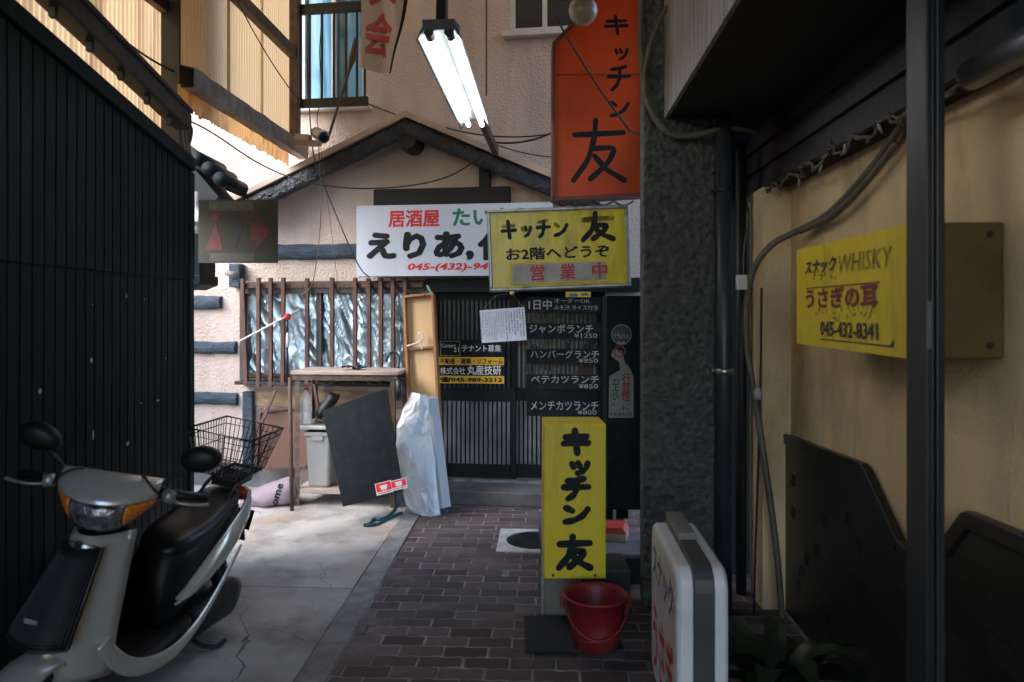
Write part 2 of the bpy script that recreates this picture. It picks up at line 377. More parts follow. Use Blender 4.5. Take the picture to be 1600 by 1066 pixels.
# brick paving, each paver a bevelled zigzag block
def tri(x): x = x % 1.0; return 4 * abs(x - .5) - 1
BF = Fr((0, 0, 0), RD, AD)   # u across, v along
mb = MB(); cols = []
pw, ph = .21, .105; nrow = 52
for r in range(nrow):
    b0 = 1.0 + r * ph
    off = (r % 2) * pw / 2
    for k in range(-6, 12):
        a0 = -1.02 + off + k * pw
        lx = -.965 - .0 + (-.02) * (b0 - 3.4)
        aa, ab = max(a0, lx), min(a0 + pw, 1.25)
        if ab - aa < .03: continue
        cutL, cutR = aa > a0, ab < a0 + pw
        g = .0045
        out = []
        N = 8
        for i in range(N + 1):
            x = aa + (ab - aa) * i / N; out.append((x, b0 + .006 * tri(x / .105)))
        L1 = list(out)
        L2 = [(x, b0 + ph + .006 * tri(x / .105)) for x, _ in L1]
        eR = [(ab + (0 if cutR else .011 * tri(j / 2 + .25)), b0 + ph * j / 4 + .006 * tri(ab / .105)) for j in (1, 2, 3)]
        eL = [(aa + (0 if cutL else .011 * tri(j / 2 + .25)), b0 + ph * j / 4 + .006 * tri(aa / .105)) for j in (3, 2, 1)]
        poly = L1 + eR + L2[::-1] + eL
        cx = sum(p[0] for p in poly) / len(poly); cy = sum(p[1] for p in poly) / len(poly)
        def shrink(d): return [(cx + (x - cx) * (1 - 2 * d / (ab - aa)), cy + (y - cy) * (1 - 2 * d / ph)) for x, y in poly]
        zt = random.uniform(-.003, .001); tl = random.uniform(-.012, .012)
        o1 = [BF.p(x, y, -.014) for x, y in shrink(g)]
        o2 = [BF.p(x, y, zt - .003 + tl * (x - cx)) for x, y in shrink(g)]
        o3 = [BF.p(x, y, zt + tl * (x - cx)) for x, y in shrink(g + .004)]
        n = len(poly); base = len(mb.V)
        fs = [(i, (i + 1) % n, n + (i + 1) % n, n + i) for i in range(n)] + [(n + i, n + (i + 1) % n, 2 * n + (i + 1) % n, 2 * n + i) for i in range(n)] + [tuple(range(2 * n, 3 * n))]
        mb.add(o1 + o2 + o3, fs)
        tone = random.random(); cols += [tone] * len(fs)
m_brick = M('brown red paver', (.090, .066, .063), .7, var=.2, scale=14, bump=.5, bscale=90, dirt=(.20, .16, .15), dscale=2.2, damt=.5, bdist=.004)
n = m_brick.node_tree; at = n.nodes.new('ShaderNodeAttribute'); at.attribute_name = 'tone'
hs = n.nodes.new('ShaderNodeMapRange'); hs.inputs[3].default_value = .5; hs.inputs[4].default_value = 1.45
n.links.new(at.outputs['Fac'], hs.inputs[0])
b = n.nodes['Principled BSDF']; src = b.inputs['Base Color'].links[0].from_socket
vm = n.nodes.new('ShaderNodeVectorMath'); vm.operation = 'SCALE'; n.links.new(src, vm.inputs[0]); n.links.new(hs.outputs[0], vm.inputs['Scale']); n.links.new(vm.outputs[0], b.inputs['Base Color'])
bo = struct(mb.build('brick_paving', m_brick))
if len(bo.data.polygons) == len(cols):
    a = bo.data.attributes.new('tone', 'FLOAT', 'FACE'); a.data.foreach_set('value', cols)
mb = MB(); mb.box(BF, -.99, 1.3, .9, 6.5, -.016, -.0035); struct(mb.build('paving_bed', m_mortar))
# concrete strip and slabs on the left
mb = MB()
def lx(b): return -.965 - .02 * (b - 3.4)
mb.prism(BF, [(lx(1) - .145, 1), (lx(1) - .002, 1), (lx(6.0) - .002, 6.0), (lx(6.0) - .135, 6.0)], -.02, .004)
struct(mb.build('concrete_strip', M('pale worn concrete', (.24, .235, .225), .8, var=.35, scale=9, bump=.5, bscale=60, dirt=(.12, .115, .11), dscale=4, damt=.7), bevel=.006))
# cracked concrete
m_crack = M('cracked concrete', (.38, .365, .34), .75, var=.3, scale=2.2, dirt=(.12, .115, .105), dscale=2.6, damt=.7)
n = m_crack.node_tree; L = n.links.new; b = n.nodes['Principled BSDF']
tc = n.nodes.new('ShaderNodeTexCoord'); nz = n.nodes.new('ShaderNodeTexNoise'); nz.inputs['Scale'].default_value = 4; nz.inputs['Detail'].default_value = 6
dm = n.nodes.new('ShaderNodeVectorMath'); dm.operation = 'MULTIPLY_ADD'; dm.inputs[1].default_value = (.25, .25, 0)
L(tc.outputs['Object'], nz.inputs['Vector']); L(nz.outputs['Color'], dm.inputs[0]); L(tc.outputs['Object'], dm.inputs[2])
vo = n.nodes.new('ShaderNodeTexVoronoi'); vo.feature = 'DISTANCE_TO_EDGE'; vo.inputs['Scale'].default_value = 1.3; L(dm.outputs[0], vo.inputs['Vector'])
mr = n.nodes.new('ShaderNodeMapRange'); mr.inputs[1].default_value = .0005; mr.inputs[2].default_value = .005; L(vo.outputs['Distance'], mr.inputs[0])
src = b.inputs['Base Color'].links[0].from_socket
mx = n.nodes.new('ShaderNodeMix'); mx.data_type = 'RGBA'; mx.inputs['A'].default_value = (.11, .1, .09, 1); L(mr.outputs[0], mx.inputs['Factor']); L(src, mx.inputs['B']); 
st = n.nodes.new('ShaderNodeTexNoise'); st.inputs['Scale'].default_value = 1.5; st.inputs['Detail'].default_value = 3; L(tc.outputs['Object'], st.inputs['Vector'])
ck = n.nodes.new('ShaderNodeMath'); ck.operation = 'ADD'; kn_ = n.nodes.new('ShaderNodeTexNoise'); kn_.inputs['Scale'].default_value = 1.1; L(tc.outputs['Object'], kn_.inputs['Vector']); km = n.nodes.new('ShaderNodeMapRange'); km.inputs[1].default_value = .5; km.inputs[2].default_value = .6; L(kn_.outputs['Fac'], km.inputs[0]); L(mr.outputs[0], ck.inputs[0]); L(km.outputs[0], ck.inputs[1]); ck.use_clamp = True; L(ck.outputs[0], mx.inputs['Factor'])
sr = n.nodes.new('ShaderNodeMapRange'); sr.inputs[1].default_value = .55; sr.inputs[2].default_value = .75; sr.inputs[4].default_value = .5; L(st.outputs['Fac'], sr.inputs[0])
mx2 = n.nodes.new('ShaderNodeMix'); mx2.data_type = 'RGBA'; mx2.inputs['B'].default_value = (.38, .22, .1, 1); L(mx.outputs['Result'], mx2.inputs['A']); L(sr.outputs[0], mx2.inputs['Factor'])
L(mx2.outputs['Result'], b.inputs['Base Color'])
nb = n.nodes.new('ShaderNodeTexNoise'); nb.inputs['Scale'].default_value = 40; nb.inputs['Detail'].default_value = 6; L(tc.outputs['Object'], nb.inputs['Vector'])
ad = n.nodes.new('ShaderNodeMath'); ad.operation = 'MULTIPLY_ADD'; ad.inputs[1].default_value = 2.; L(ck.outputs[0], ad.inputs[0]); L(nb.outputs['Fac'], ad.inputs[2])
bp = n.nodes.new('ShaderNodeBump'); bp.inputs['Strength'].default_value = .4; bp.inputs['Distance'].default_value = .008; L(ad.outputs[0], bp.inputs['Height']); L(bp.outputs[0], b.inputs['Normal'])
for (y0, y1) in ((-1.5, 4.215), (4.225, 7.2)):
    mb = MB(); mb.prism(BF, [(-5, y0), (lx(y0) - .15, y0), (lx(min(y1, 6.)) - .142, y1), (-5, y1)], -.02, .002 if y1 < 5 else .0)
    struct(mb.build('pavement', m_crack, bevel=.004))
mb = MB(); mb.prism(BF, [(lx(6) - .138, 6.005), (1.3, 6.005), (1.3, 6.9), (lx(6) - .138, 6.9)], -.02, -.001); struct(mb.build('apron', m_concgray))

# ================================================================== shop building
SB = FA.p(0, 0, 0)
shop = thing('restaurant_building', 'peach stucco two storey restaurant front with dark gable, lattice door and barred window', 'building', SB)
def hole(px0, py0, px1, py1, h=0):
    a0, b1 = FA.hit(px0, py0, h); a1, b0 = FA.hit(px1, py1, h); return a0, a1, b0, b1
def hb(mb, px0, py0, px1, py1, h0, h1):
    a0, a1, b0, b1 = hole(px0, py0, px1, py1, h1); mb.box(FA, a0, a1, b0, b1, h0, h1); return mb
Hdoor = list(hole(668, 452, 946, 762)); Hdoor[2] = .12
Hwin = hole(378, 456, 662, 592)
Hup = list(hole(468, -60, 572, 163)); Hup2 = list(hole(797, -160, 905, 45))
def wallholes(mb, fr, a0, a1, b0, b1, holes, dep):
    A = sorted({a0, a1, *[x for h in holes for x in h[:2]]}); B = sorted({b0, b1, *[x for h in holes for x in h[2:]]})
    for i in range(len(A) - 1):
        for j in range(len(B) - 1):
            ca_, cb_ = (A[i] + A[i + 1]) / 2, (B[j] + B[j + 1]) / 2
            if any(h[0] < ca_ < h[1] and h[2] < cb_ < h[3] for h in holes): continue
            mb.add([fr.p(A[i], B[j]), fr.p(A[i + 1], B[j]), fr.p(A[i + 1], B[j + 1]), fr.p(A[i], B[j + 1])], [(0, 1, 2, 3)])
    for h in holes:
        q = [(h[0], h[2]), (h[1], h[2]), (h[1], h[3]), (h[0], h[3])]
        for k in range(4):
            p0, p1 = q[k], q[(k + 1) % 4]
            mb.add([fr.p(*p0), fr.p(*p1), fr.p(*p1, -dep), fr.p(*p0, -dep)], [(0, 1, 2, 3)])
mb = MB(); wallholes(mb, FA, -4.6, 2.4, 0, 5.6, [Hdoor, Hwin, Hup, Hup2], .16)
mb.add([FA.p(-4.6, 0), FA.p(-4.6, 5.6), FA.p(-4.6, 5.6, -3), FA.p(-4.6, 0, -3)], [(0, 1, 2, 3)])
mb.add([FA.p(-4.6, 5.6), FA.p(2.4, 5.6), FA.p(2.4, 5.6, -3), FA.p(-4.6, 5.6, -3)], [(0, 1, 2, 3)])
mb.build('wall', m_wall, shop)
mb = MB(); mb.box(FA, -4.5, 2.3, 0, 5.5, -.3, -.2); mb.build('inner_wall', m_darkwall, shop)
mb = MB(); a0, b0 = FA.hit(300, 745); a1, _ = FA.hit(460, 745); mb.box(FA, -3.6, a1, 0, .2, 0.002, .03); mb.build('plinth', m_concgray, shop)

# gable roof
ho = .3
sa, ta_ = FA.hit(633, 172, ho); sl, tl_ = FA.hit(352, 311, ho); srr = sa + (sa - sl); trr = tl_ - .01
def rake(s0, t0, s1, t1, th0, th1, h0, h1, mb, nseg=1, jit=0):
    d = Vector((s1 - s0, t1 - t0)).normalized(); nn = Vector((-d.y, d.x))
    if nn.y < 0: nn = -nn
    pts = [(s0 + nn.x * 0, t0 + 0)]
    mb.prism(FA, [(s0, t0 - th0), (s1, t1 - th0), (s1, t1 - th1), (s0, t0 - th1)], h0, h1)
mb = MB(); rake(sl, tl_, sa, ta_, 0, .055, .0, ho, mb); mb2 = MB(); rake(sa, ta_, srr, trr, 0, .055, 0, ho, mb2)
mb.build('roof_board', m_trim, shop, bevel=.004); mb2.build('roof_board', m_trim, shop, bevel=.004)
for (s0, t0, s1, t1) in ((sl, tl_, sa, ta_), (sa, ta_, srr, trr)):
    def fb(u, v, s0=s0, t0=t0, s1=s1, t1=t1):
        s = s0 + (s1 - s0) * u; t = t0 + (t1 - t0) * u - .057
        ang = v * 2 * math.pi
        q = Vector((s * 9, t * 9, v * 3))
        d = noise.noise(q) * .012 + noise.noise(q * 3) * .006
        hh = .235 + (.045 + d) * math.copysign(abs(math.cos(ang)) ** .6, math.cos(ang))
        tt = t - .075 + (.075 + d) * math.copysign(abs(math.sin(ang)) ** .6, math.sin(ang))
        return FA.p(s, min(tt, t), hh)
    mb = MB(); mb.grid(fb, 70, 16); mb.build('bargeboard', m_bark, shop, smooth=True)
# purlin end log
c0 = FA.p(sa, ta_ - .27, 0)
mb = MB(); mb.tube([FA.p(sa + .0, ta_ - .235, h) for h in (0, .1, .2, .26)], [.09, .092, .09, .086], 14); mb.build('purlin', m_darkwood, shop, bevel=.008)
# timbers on the wall
def log(px0, py0, px1, py1, name='timber_log', mat=None, seed=0, h=.02):
    a0, b1 = FA.hit(px0, py0, h); a1, b0 = FA.hit(px1, py1, h); r = (b1 - b0) / 2; bc = (b0 + b1) / 2
    mb = MB()
    def f(u, v):
        s = a0 + (a1 - a0) * u; ang = v * 2 * math.pi
        q = Vector((s * 6, math.cos(ang) * 1.2 + seed * 7, math.sin(ang) * 1.2))
        rr = r * (1 + .18 * noise.noise(q) + .10 * noise.noise(q * 3.1) + .05 * noise.noise(q * 8))
        return FA.p(s + (.012 * noise.noise(q * 2) if u in (0, 1) else 0), bc + rr * math.sin(ang) + .008 * noise.noise(Vector((s * 3, seed, 0))), .01 + rr * .8 * math.cos(ang))
    nu = 44; mb.grid(f, nu, 18)
    mb.add([f(0, k / 18) for k in range(18)], [tuple(range(18))]); mb.add([f(1, k / 18) for k in range(18)], [tuple(range(18))])
    return mb.build(name, mat or m_log, shop, smooth=True)
log(262, 463, 345, 483, seed=1); log(262, 533, 369, 553, seed=2); log(262, 612, 371, 633, seed=3); log(398, 383, 580, 404, seed=4)
mb = MB(); hb(mb, 583, 296, 797, 318, .003, .05); mb.build('timber', m_darkwood, shop, bevel=.008)
mb = MB(); hb(mb, 748, 255, 766, 296, .003, .045); mb.build('timber', m_darkwood, shop, bevel=.006)
# corner timber post left of the window
mb = MB(); hb(mb, 357, 412, 374, 449, .003, .1); mb.build('post_head', m_log, shop, bevel=.01)
mb = MB(); mb.tube([FA.p(*FA.hit(352, 426, .12), .12), FA.p(*FA.hit(366, 430, .1), .1), FA.p(*FA.hit(374, 437, .05), .05)], [.018, .035, .03], 9); mb.build('branch_stub', m_grayrust, shop, smooth=True)
mb = MB(); hb(mb, 378, 612, 394, 740, .003, .07); mb.build('post', m_log, shop, bevel=.01)

# window with foil and lattice bars
win = MB(); hb(win, 374, 440, 664, 458, .005, .07); hb(win, 374, 458, 381, 594, .005, .07); hb(win, 655, 458, 664, 594, .005, .07); hb(win, 494, 458, 502, 594, .0, .03); hb(win, 381, 583, 655, 594, .005, .06)
wo = win.build('window', m_winframe, shop, bevel=.004)
WO[wo] = WO[shop]
sillm = MB(); hb(sillm, 366, 596, 668, 606, .003, .15); sillm.build('sill', m_darkwood, wo, bevel=.004)
a0, a1, b0, b1 = Hwin
def ff(u, v):
    s = a0 + (a1 - a0) * u; t = b0 + (b1 - b0) * v
    q = Vector((s * 5, t * 3, 0))
    d = .035 * (1 - abs(noise.noise(Vector((s * 7 + t * 1.2, t * 1.1, 0))))) ** 2 + .012 * (1 - abs(noise.noise(Vector((s * 9 + t * 5, t * 5 - s * 3, 4))))) ** 3 + .006 * (1 - abs(noise.noise(Vector((s * 24 + t * 6, t * 13, 8))))) ** 2 * 1.1 * max(0, .3 + noise.noise(Vector((s * 2.2, t * 2.2, 3))))
    return FA.p(s, t, -.05 + d * .8)
mb = MB(); mb.grid(ff, 130, 70); mb.build('foil_sheet', m_foil, wo)
rb = MB(); hb(rb, 376, 443, 660, 449, .095, .115); hb(rb, 376, 583, 655, 589, .095, .115); rb.build('lattice_rail', m_redwood, wo, bevel=.002)
for i, (x, y0, x2, y1) in enumerate([(379, 436, 385, 602), (404, 434, 404, 604), (423, 434, 423, 605), (443, 434, 442, 603), (480, 435, 480, 600), (519, 434, 519, 600), (555, 434, 555, 600), (576, 435, 577, 600), (595, 434, 595, 600), (614, 434, 614, 600), (633, 434, 634, 600)]):
    p0 = FA.p(*FA.hit(x, y0, .135), .135); p1 = FA.p(*FA.hit(x2, y1, .135), .135)
    mb = MB(); mb.bar(p0, p1, .034, .032, FA.n); mb.build('lattice_bar', m_redwood, wo, bevel=.003)
# wall under the window
mb = MB(); hb(mb, 396, 608, 662, 640, .004, .02); mb.build('skirt_panel', M('tan plywood', (.32, .2, .11), .6, var=.35, scale=4, aniso=(2, 2, 7), dirt=(.16, .09, .05), damt=.6), shop)
# upper windows
def upwin(H, glass, nm):
    a0, a1, b0, b1 = H
    mb = MB()
    for (x0, x1, y0, y1) in ((a0, a0 + .04, b0, b1), (a1 - .04, a1, b0, b1), (a0, a1, b0, b0 + .04), ((a0 + a1) / 2 - .02, (a0 + a1) / 2 + .02, b0, b1)):
        mb.box(FA, x0, x1, y0, y1, -.06, -.02 - .001 * (x0 > a0))
    o = mb.build('window', m_whitepaint if nm else m_blackmetal, shop)
    mb = MB(); mb.box(FA, a0, a1, b0, b1, -.1, -.07); mb.build('pane', glass, o)
    mb = MB(); mb.box(FA, a0 - .06, a1 + .06, b0 - .055, b0 - .002, .002, .07); mb.build('sill', m_whitepaint, o, bevel=.005)
    return o
upwin(Hup, m_blue, 1); upwin(Hup2, m_darkglass, 1)
# balcony rail of the upper left window
for y in (12, 160):
    rail = MB(); hb(rail, 464, y - 5, 574, y + 4, .2, .235); ro = rail.build('window_rail', m_blackmetal, shop, bevel=.003)
for x in (470, 484, 503, 522, 541, 558, 570):
    mb = MB(); p0 = FA.p(*FA.hit(x, 9, .217), .217); p1 = FA.p(*FA.hit(x, 158, .217), .217); mb.bar(p0, p1, .018, .018, FA.n); mb.build('rail_bar', m_blackmetal, ro)

# sliding doors
def door(px0, px1, h, nslat):
    a0, b1 = FA.hit(px0, 458, h); a1, b0 = FA.hit(px1, 757, h); b0 = .14
    f = MB(); sw = .045
    f.box(FA, a0, a0 + sw, b0, b1, h - .03, h); f.box(FA, a1 - sw, a1, b0, b1, h - .03, h)
    f.box(FA, a0 + sw, a1 - sw, b0, b0 + .12, h - .03, h - .002); f.box(FA, a0 + sw, a1 - sw, b1 - .06, b1, h - .03, h - .002)
    _, m0 = FA.hit(px0, 626, h); _, m1 = FA.hit(px0, 606, h)
    f.box(FA, a0 + sw, a1 - sw, m0, m1, h - .03, h - .002)
    o = f.build('sliding_door', m_darkdoor, shop, bevel=.003)
    up = MB(); lo = MB()
    for i in range(nslat):
        s = a0 + sw + (a1 - a0 - 2 * sw) * (i + .5) / nslat; wd = (a1 - a0 - 2 * sw) / nslat * .27
        up.box(FA, s - wd, s + wd, m1, b1 - .06, h - .024, h - .008)
        lo.box(FA, s - wd * 1.15, s + wd * 1.15, b0 + .12, m0, h - .024, h - .008)
    up.build('lattice', m_lattice, o); lo.build('lower_slats', m_lowslat, o)
    mb = MB(); mb.box(FA, a0 + .02, a1 - .02, b0 + .02, b1 - .02, h - .05, h - .04); mb.build('back_panel', m_darkwall, o)
    return o, a0, a1, m1, b1
m_darkdoor = M('dark bronze door frame', (.009, .010, .0105), .45, var=.3, spec=.3)
m_lattice = M('dark lattice slats', (.045, .05, .047), .5, var=.3, scale=15)
m_lowslat = M('grey metal slats', (.2, .21, .21), .4, metal=.2, var=.25, scale=6)
d1, *_ = door(670, 806, -.03, 17)
d2, da0, da1, dm1, db1 = door(796, 944, -.085, 19)
# coloured posters glimpsed between the slats of the right door
mb = MB(); mb.box(FA, da0 + .06, da1 - .06, dm1, db1 - .07, -.1215, -.118)
m_post = bpy.data.materials.new('faded posters'); m_post.use_nodes = True
n = m_post.node_tree; b = n.nodes['Principled BSDF']; tc = n.nodes.new('ShaderNodeTexCoord'); vo = n.nodes.new('ShaderNodeTexVoronoi'); vo.inputs['Scale'].default_value = 9; vo.distance = 'CHEBYCHEV'
mp = n.nodes.new('ShaderNodeMapping'); mp.inputs['Scale'].default_value = (1, 1, .7); n.links.new(tc.outputs['Object'], mp.inputs[0]); n.links.new(mp.outputs[0], vo.inputs['Vector'])
cr = n.nodes.new('ShaderNodeValToRGB'); cr.color_ramp.interpolation = 'CONSTANT'
sepn = n.nodes.new('ShaderNodeSeparateColor'); n.links.new(vo.outputs['Color'], sepn.inputs[0]); n.links.new(sepn.outputs[0], cr.inputs[0])
els = cr.color_ramp.elements; els[0].color = (.55, .47, .38, 1); els[1].position = .45; els[1].color = (.45, .36, .27, 1)
for pos, c in ((.62, (.35, .06, .04)), (.72, (.03, .08, .13)), (.82, (.6, .55, .48))): e = els.new(pos); e.color = (*c, 1)
n.links.new(cr.outputs[0], b.inputs['Base Color']); b.inputs['Roughness'].default_value = .6
mb.build('poster', m_post, d2)
# door head, jamb, step
mb = MB(); hb(mb, 664, 436, 1000, 456, .003, .08); mb.build('door_head', m_darkdoor, shop, bevel=.004)
mb = MB(); hb(mb, 662, 456, 670, 765, .002, .05); mb.build('door_jamb', m_darkdoor, shop, bevel=.003)
mb = MB(); hb(mb, 941, 466, 948, 612, .02, .05); mb.build('door_jamb', m_whitepaint, shop, bevel=.003)
mb = MB(); mb.box(FA, Hdoor[0] - .05, Hdoor[1] + .1, 0, .115, .0, .36); mb.build('doorstep', m_concgray, shop, bevel=.008)
mb = MB(); mb.box(FA, Hdoor[0], Hdoor[1], .116, .138, -.15, .03); mb.build('door_track', m_alu, shop)

# ================================================================== roof over the alley
mb = MB()
mb.add([RD * -2.7 + AD * -1.9 + Z * 3.75, RD * 1.4 + AD * -1.9 + Z * 3.75, RD * 1.4 + AD * 4.5 + Z * 3.75, RD * -2.7 + AD * 4.5 + Z * 3.75], [(0, 1, 2, 3)])
mb.add([RD * -2.7 + AD * 4.5 + Z * 3.75, RD * 1.4 + AD * 4.5 + Z * 3.75, RD * 1.4 + AD * 4.52 + Z * 4.8, RD * -2.7 + AD * 4.52 + Z * 4.8], [(0, 1, 2, 3)])  # unseen end drop added to block sun passing over the roof
struct(mb.build('roof', M('dark roof sheet', (.05, .045, .04), .7, var=.3), solid=.03))  # unseen roof, its reach shaped to keep light out
mb = MB()
mb.add([RD * -2.3 + AD * 4.4 + Z * 4.75, RD * 1.6 + AD * 4.4 + Z * 4.75, RD * 1.6 + AD * 6.7 + Z * 4.75, RD * -2.3 + AD * 6.7 + Z * 4.75], [(0, 1, 2, 3)])
struct(mb.build('roof', translucent('dirty amber roof sheet', (.5, .38, .25), .38, (5, 5, 5), .8, (.1, .06, .03))))

mb = MB(); mb.box(LW(-5.2), 1.5, 10, 0, 2.7, -.2, 0); struct(mb.build('wall', M('unseen sky-blocking wall', (.3, .29, .27), .8, var=.2)))  # unseen wall added on the left to cut sky light

# ================================================================== signs of the restaurant front
def boxsign(name, label, cat, TL, TR, BL, dep, mat_face, mat_side=None, frame=0, fmat=None):
    u = (TR - TL); v = (TL - BL); W, Hh = u.length, v.length
    fr = Fr(BL, u, v); fr.v = (v - fr.u * v.dot(fr.u)).normalized(); fr.n = fr.u.cross(fr.v)
    t = thing(name, label, cat, BL.copy())
    mb = MB(); mb.box(fr, 0, W, 0, Hh, -dep, 0); mb.build('body', mat_side or mat_face, t, bevel=.004)
    mb = MB(); mb.box(fr, frame, W - frame, frame, Hh - frame, .0005, .002); mb.build('face', mat_face, t)
    if frame:
        mb = MB()
        mb.box(fr, 0, W, 0, frame, -.01, .015); mb.box(fr, 0, W, Hh - frame, Hh, -.01, .015)
        mb.box(fr, 0, frame, frame, Hh - frame, -.01, .014); mb.box(fr, W - frame, W, frame, Hh - frame, -.01, .014)
        mb.build('frame', fmat, t, bevel=.006)
    return t, fr, W, Hh
def px2(fr, px, py): return fr.hit(px, py, .002)
def tx(body, fr, x0, y0, x1, y1, mat, par, **k):
    a0, b1 = px2(fr, x0, y0); a1, b0 = px2(fr, x1, y1); b_ = (px2(fr, x0, y1)[1] + px2(fr, x1, y1)[1]) / 2; t_ = (px2(fr, x0, y0)[1] + px2(fr, x1, y0)[1]) / 2
    return text(body, fr, a0, a1, b_, t_, mat, par, **k)
# white board
hS = .22
def FP(px, py, h): return FA.p(*FA.hit(px, py, h), h)
t, fr, W, Hh = boxsign('shop_sign', 'long white sign board with red, green and black Japanese lettering above the barred window', 'sign', FP(557, 322, hS), FP(864, 316, hS), FP(557, 432, hS), .12, m_sign_white, m_alu)
tx('居酒屋', fr, 607, 328, 687, 355, m_red, t, bold=.03)
tx('たいよう', fr, 707, 325, 828, 353, m_green, t, bold=.035)
tx('えりあ,', fr, 572, 362, 741, 408, m_black, t, bold=.06)
tx('伊', fr, 746, 362, 806, 407, m_black, t, bold=.04)
tx('045-(432)-94', fr, 637, 411, 763, 425, m_red, t, bold=.04, slant=.2)
# yellow framed sign
D4 = 4.6
t, fr, W, Hh = boxsign('yellow_sign', 'yellow illuminated sign in grey aluminium frame with black lettering hanging before the white board', 'sign', P(762, 328, D4), P(983, 320, D4 + .02), P(765, 456, D4), .16, m_yellow, m_alu, .022, m_alu)
def tomo(fr, par, segs, mat=m_black):
    for ch, x0, y0, x1, y1, r in segs:
        a0, b1 = px2(fr, x0, y0); a1, b0 = px2(fr, x1, y1); strokes(ch, fr, a0, a1, b0, b1, r, mat, par, h=.004)
tomo(fr, t, [('キ', 781, 345, 809, 373, .0115), ('ッ', 812, 347, 833, 370, .0105), ('チ', 836, 343, 862, 371, .0115), ('ン', 863, 345, 890, 370, .0115), ('友', 905, 332, 963, 376, .0165)])
tx('お2階へどうぞ', fr, 790, 385, 953, 405, m_black, t, bold=.03)
a0, b1 = px2(fr, 797, 411); a1, b0 = px2(fr, 950, 440)
mb = MB(); mb.box(fr, a0, a1, b0, b1, .002, .012); mb.build('plate_rim', m_yellow2, t, bevel=.003)
mb = MB(); mb.box(fr, a0 + .012, a1 - .012, b0 + .012, b1 - .012, .0125, .014); mb.build('plate', M('cream plate', (.42, .4, .34), .4, var=.35, scale=8), t)
text('営', fr, *(px2(fr, 812, 0)[0], px2(fr, 834, 0)[0]), b0 + .02, b1 - .018, m_red, t, bold=.02, h=.016)
text('業', fr, *(px2(fr, 858, 0)[0], px2(fr, 882, 0)[0]), b0 + .02, b1 - .018, m_red, t, bold=.02, h=.016)
text('中', fr, *(px2(fr, 908, 0)[0], px2(fr, 932, 0)[0]), b0 + .02, b1 - .018, m_red, t, bold=.02, h=.016)
# vertical orange sign
DO = 4.95; FO = FRONT(DO)
t = thing('vertical_sign', 'tall orange vertical sign with black brush lettering and clipped top corner', 'sign', P(865, 312, DO))
def fpt(px, py): return FO.hit(px, py)
out = [fpt(865, 312), fpt(1008, 304), fpt(1008, -150), fpt(900, -150), fpt(900, 34), fpt(865, 70)]
mb = MB(); mb.prism(FO, out, -.02, 0); mb.build('face', m_orange, t)
mb = MB()
for i in range(len(out)):
    p0, p1 = out[i], out[(i + 1) % len(out)]
    mb.bar(FO.p(*p0, -.06), FO.p(*p1, -.06), .02, .18, FO.n)
mb.build('frame', M('dark orange frame', (.16, .035, .015), .5, var=.3), t)
mb = MB(); mb.bar(FO.p(*fpt(868, 117), .003), FO.p(*fpt(1006, 117), .003), .003, .012, FO.n); mb.build('seam', m_rust, t)
tomo(FO, t, [('キ', 942, 24, 984, 54, .011), ('ッ', 958, 68, 984, 94, .010), ('チ', 946, 102, 988, 142, .012), ('ン', 950, 154, 986, 184, .012), ('友', 890, 186, 982, 286, .018)])
# bulb lamp in front of it
t = thing('bulb_lamp', 'round frosted glass bulb lamp hanging before the orange sign', 'lamp', P(910, 40, 4.5))
c = P(911, 17, 4.5); mb = MB(); mb.lathe(c, [(.001, -.09), (.045, -.078), (.08, -.04), (.09, 0), (.08, .04), (.05, .075), (.035, .1)], 22); mb.build('globe', m_bulbglass, t, smooth=True)
mb = MB(); mb.lathe(c + Z * .1, [(.04, -.02), (.042, .05), (.02, .07), (.008, .9)], 14); mb.build('holder', m_blackplastic, t, smooth=True)
# string of small hooks below
mb = MB(); pts = []
for i in range(61):
    x = 864 + 126 * i / 60; pts.append(P(x, 318 + 7 * abs(math.sin(i / 60 * 4 * math.pi)) - 4, 4.9))
mb.tube(pts, .006, 6)
tag(mb.build('light_string', m_cable_b, smooth=True), 'black looped wire strung along the bottom of the orange sign', 'wire')
# tenant board
hT = .0
t, fr, W, Hh = boxsign('tenant_board', 'black tenant wanted board with yellow strips on the lattice door', 'sign', FP(685, 531, .03), FP(788, 531, .03), FP(685, 600, .03), .012, m_blackboard)
m_ystrip = M('yellow orange strip', (.72, .42, .03), .45, var=.08); m_wlet = M('white lettering', (.68, .7, .72), .5, var=.1); m_gold = M('gold lettering', (.42, .3, .1), .4, var=.1)
for y0, y1 in ((558, 571), (587, 600)):
    a0, b1 = px2(fr, 685, y0); a1, b0 = px2(fr, 788, y1); mb = MB(); mb.box(fr, a0 + .002, a1 - .002, b0 + .001, b1, .002, .0032); mb.build('strip', m_ystrip, t)
tx('不動産・建築・リフォーム', fr, 687, 560, 786, 569, m_black, t, bold=.03, h=.0045)
tx('☎045-989-2212', fr, 687, 589, 785, 598, m_black, t, bold=.04, h=.0045)
tx('テナント募集', fr, 722, 539, 783, 550, m_wlet, t, bold=.01, h=.004)
tx('株式会社', fr, 688, 574, 727, 585, m_wlet, t, bold=.005, h=.004); tx('丸産技研', fr, 730, 571, 783, 586, m_wlet, t, bold=.02, h=.004)
tx('Century', fr, 690, 537, 712, 545, m_wlet, t, bold=.0, h=.004); tx('21', fr, 709, 543, 717, 550, m_wlet, t, h=.004)
mb = MB(); a0, b1 = px2(fr, 688, 533); a1, b0 = px2(fr, 719, 556)
for q in ((a0, a1, b1 - .004, b1), (a0, a1, b0, b0 + .004), (a0, a0 + .004, b0 + .004, b1 - .004), (a1 - .004, a1, b0 + .004, b1 - .004)): mb.box(fr, *q, .002, .0036)
mb.build('logo_frame', m_gold, t)
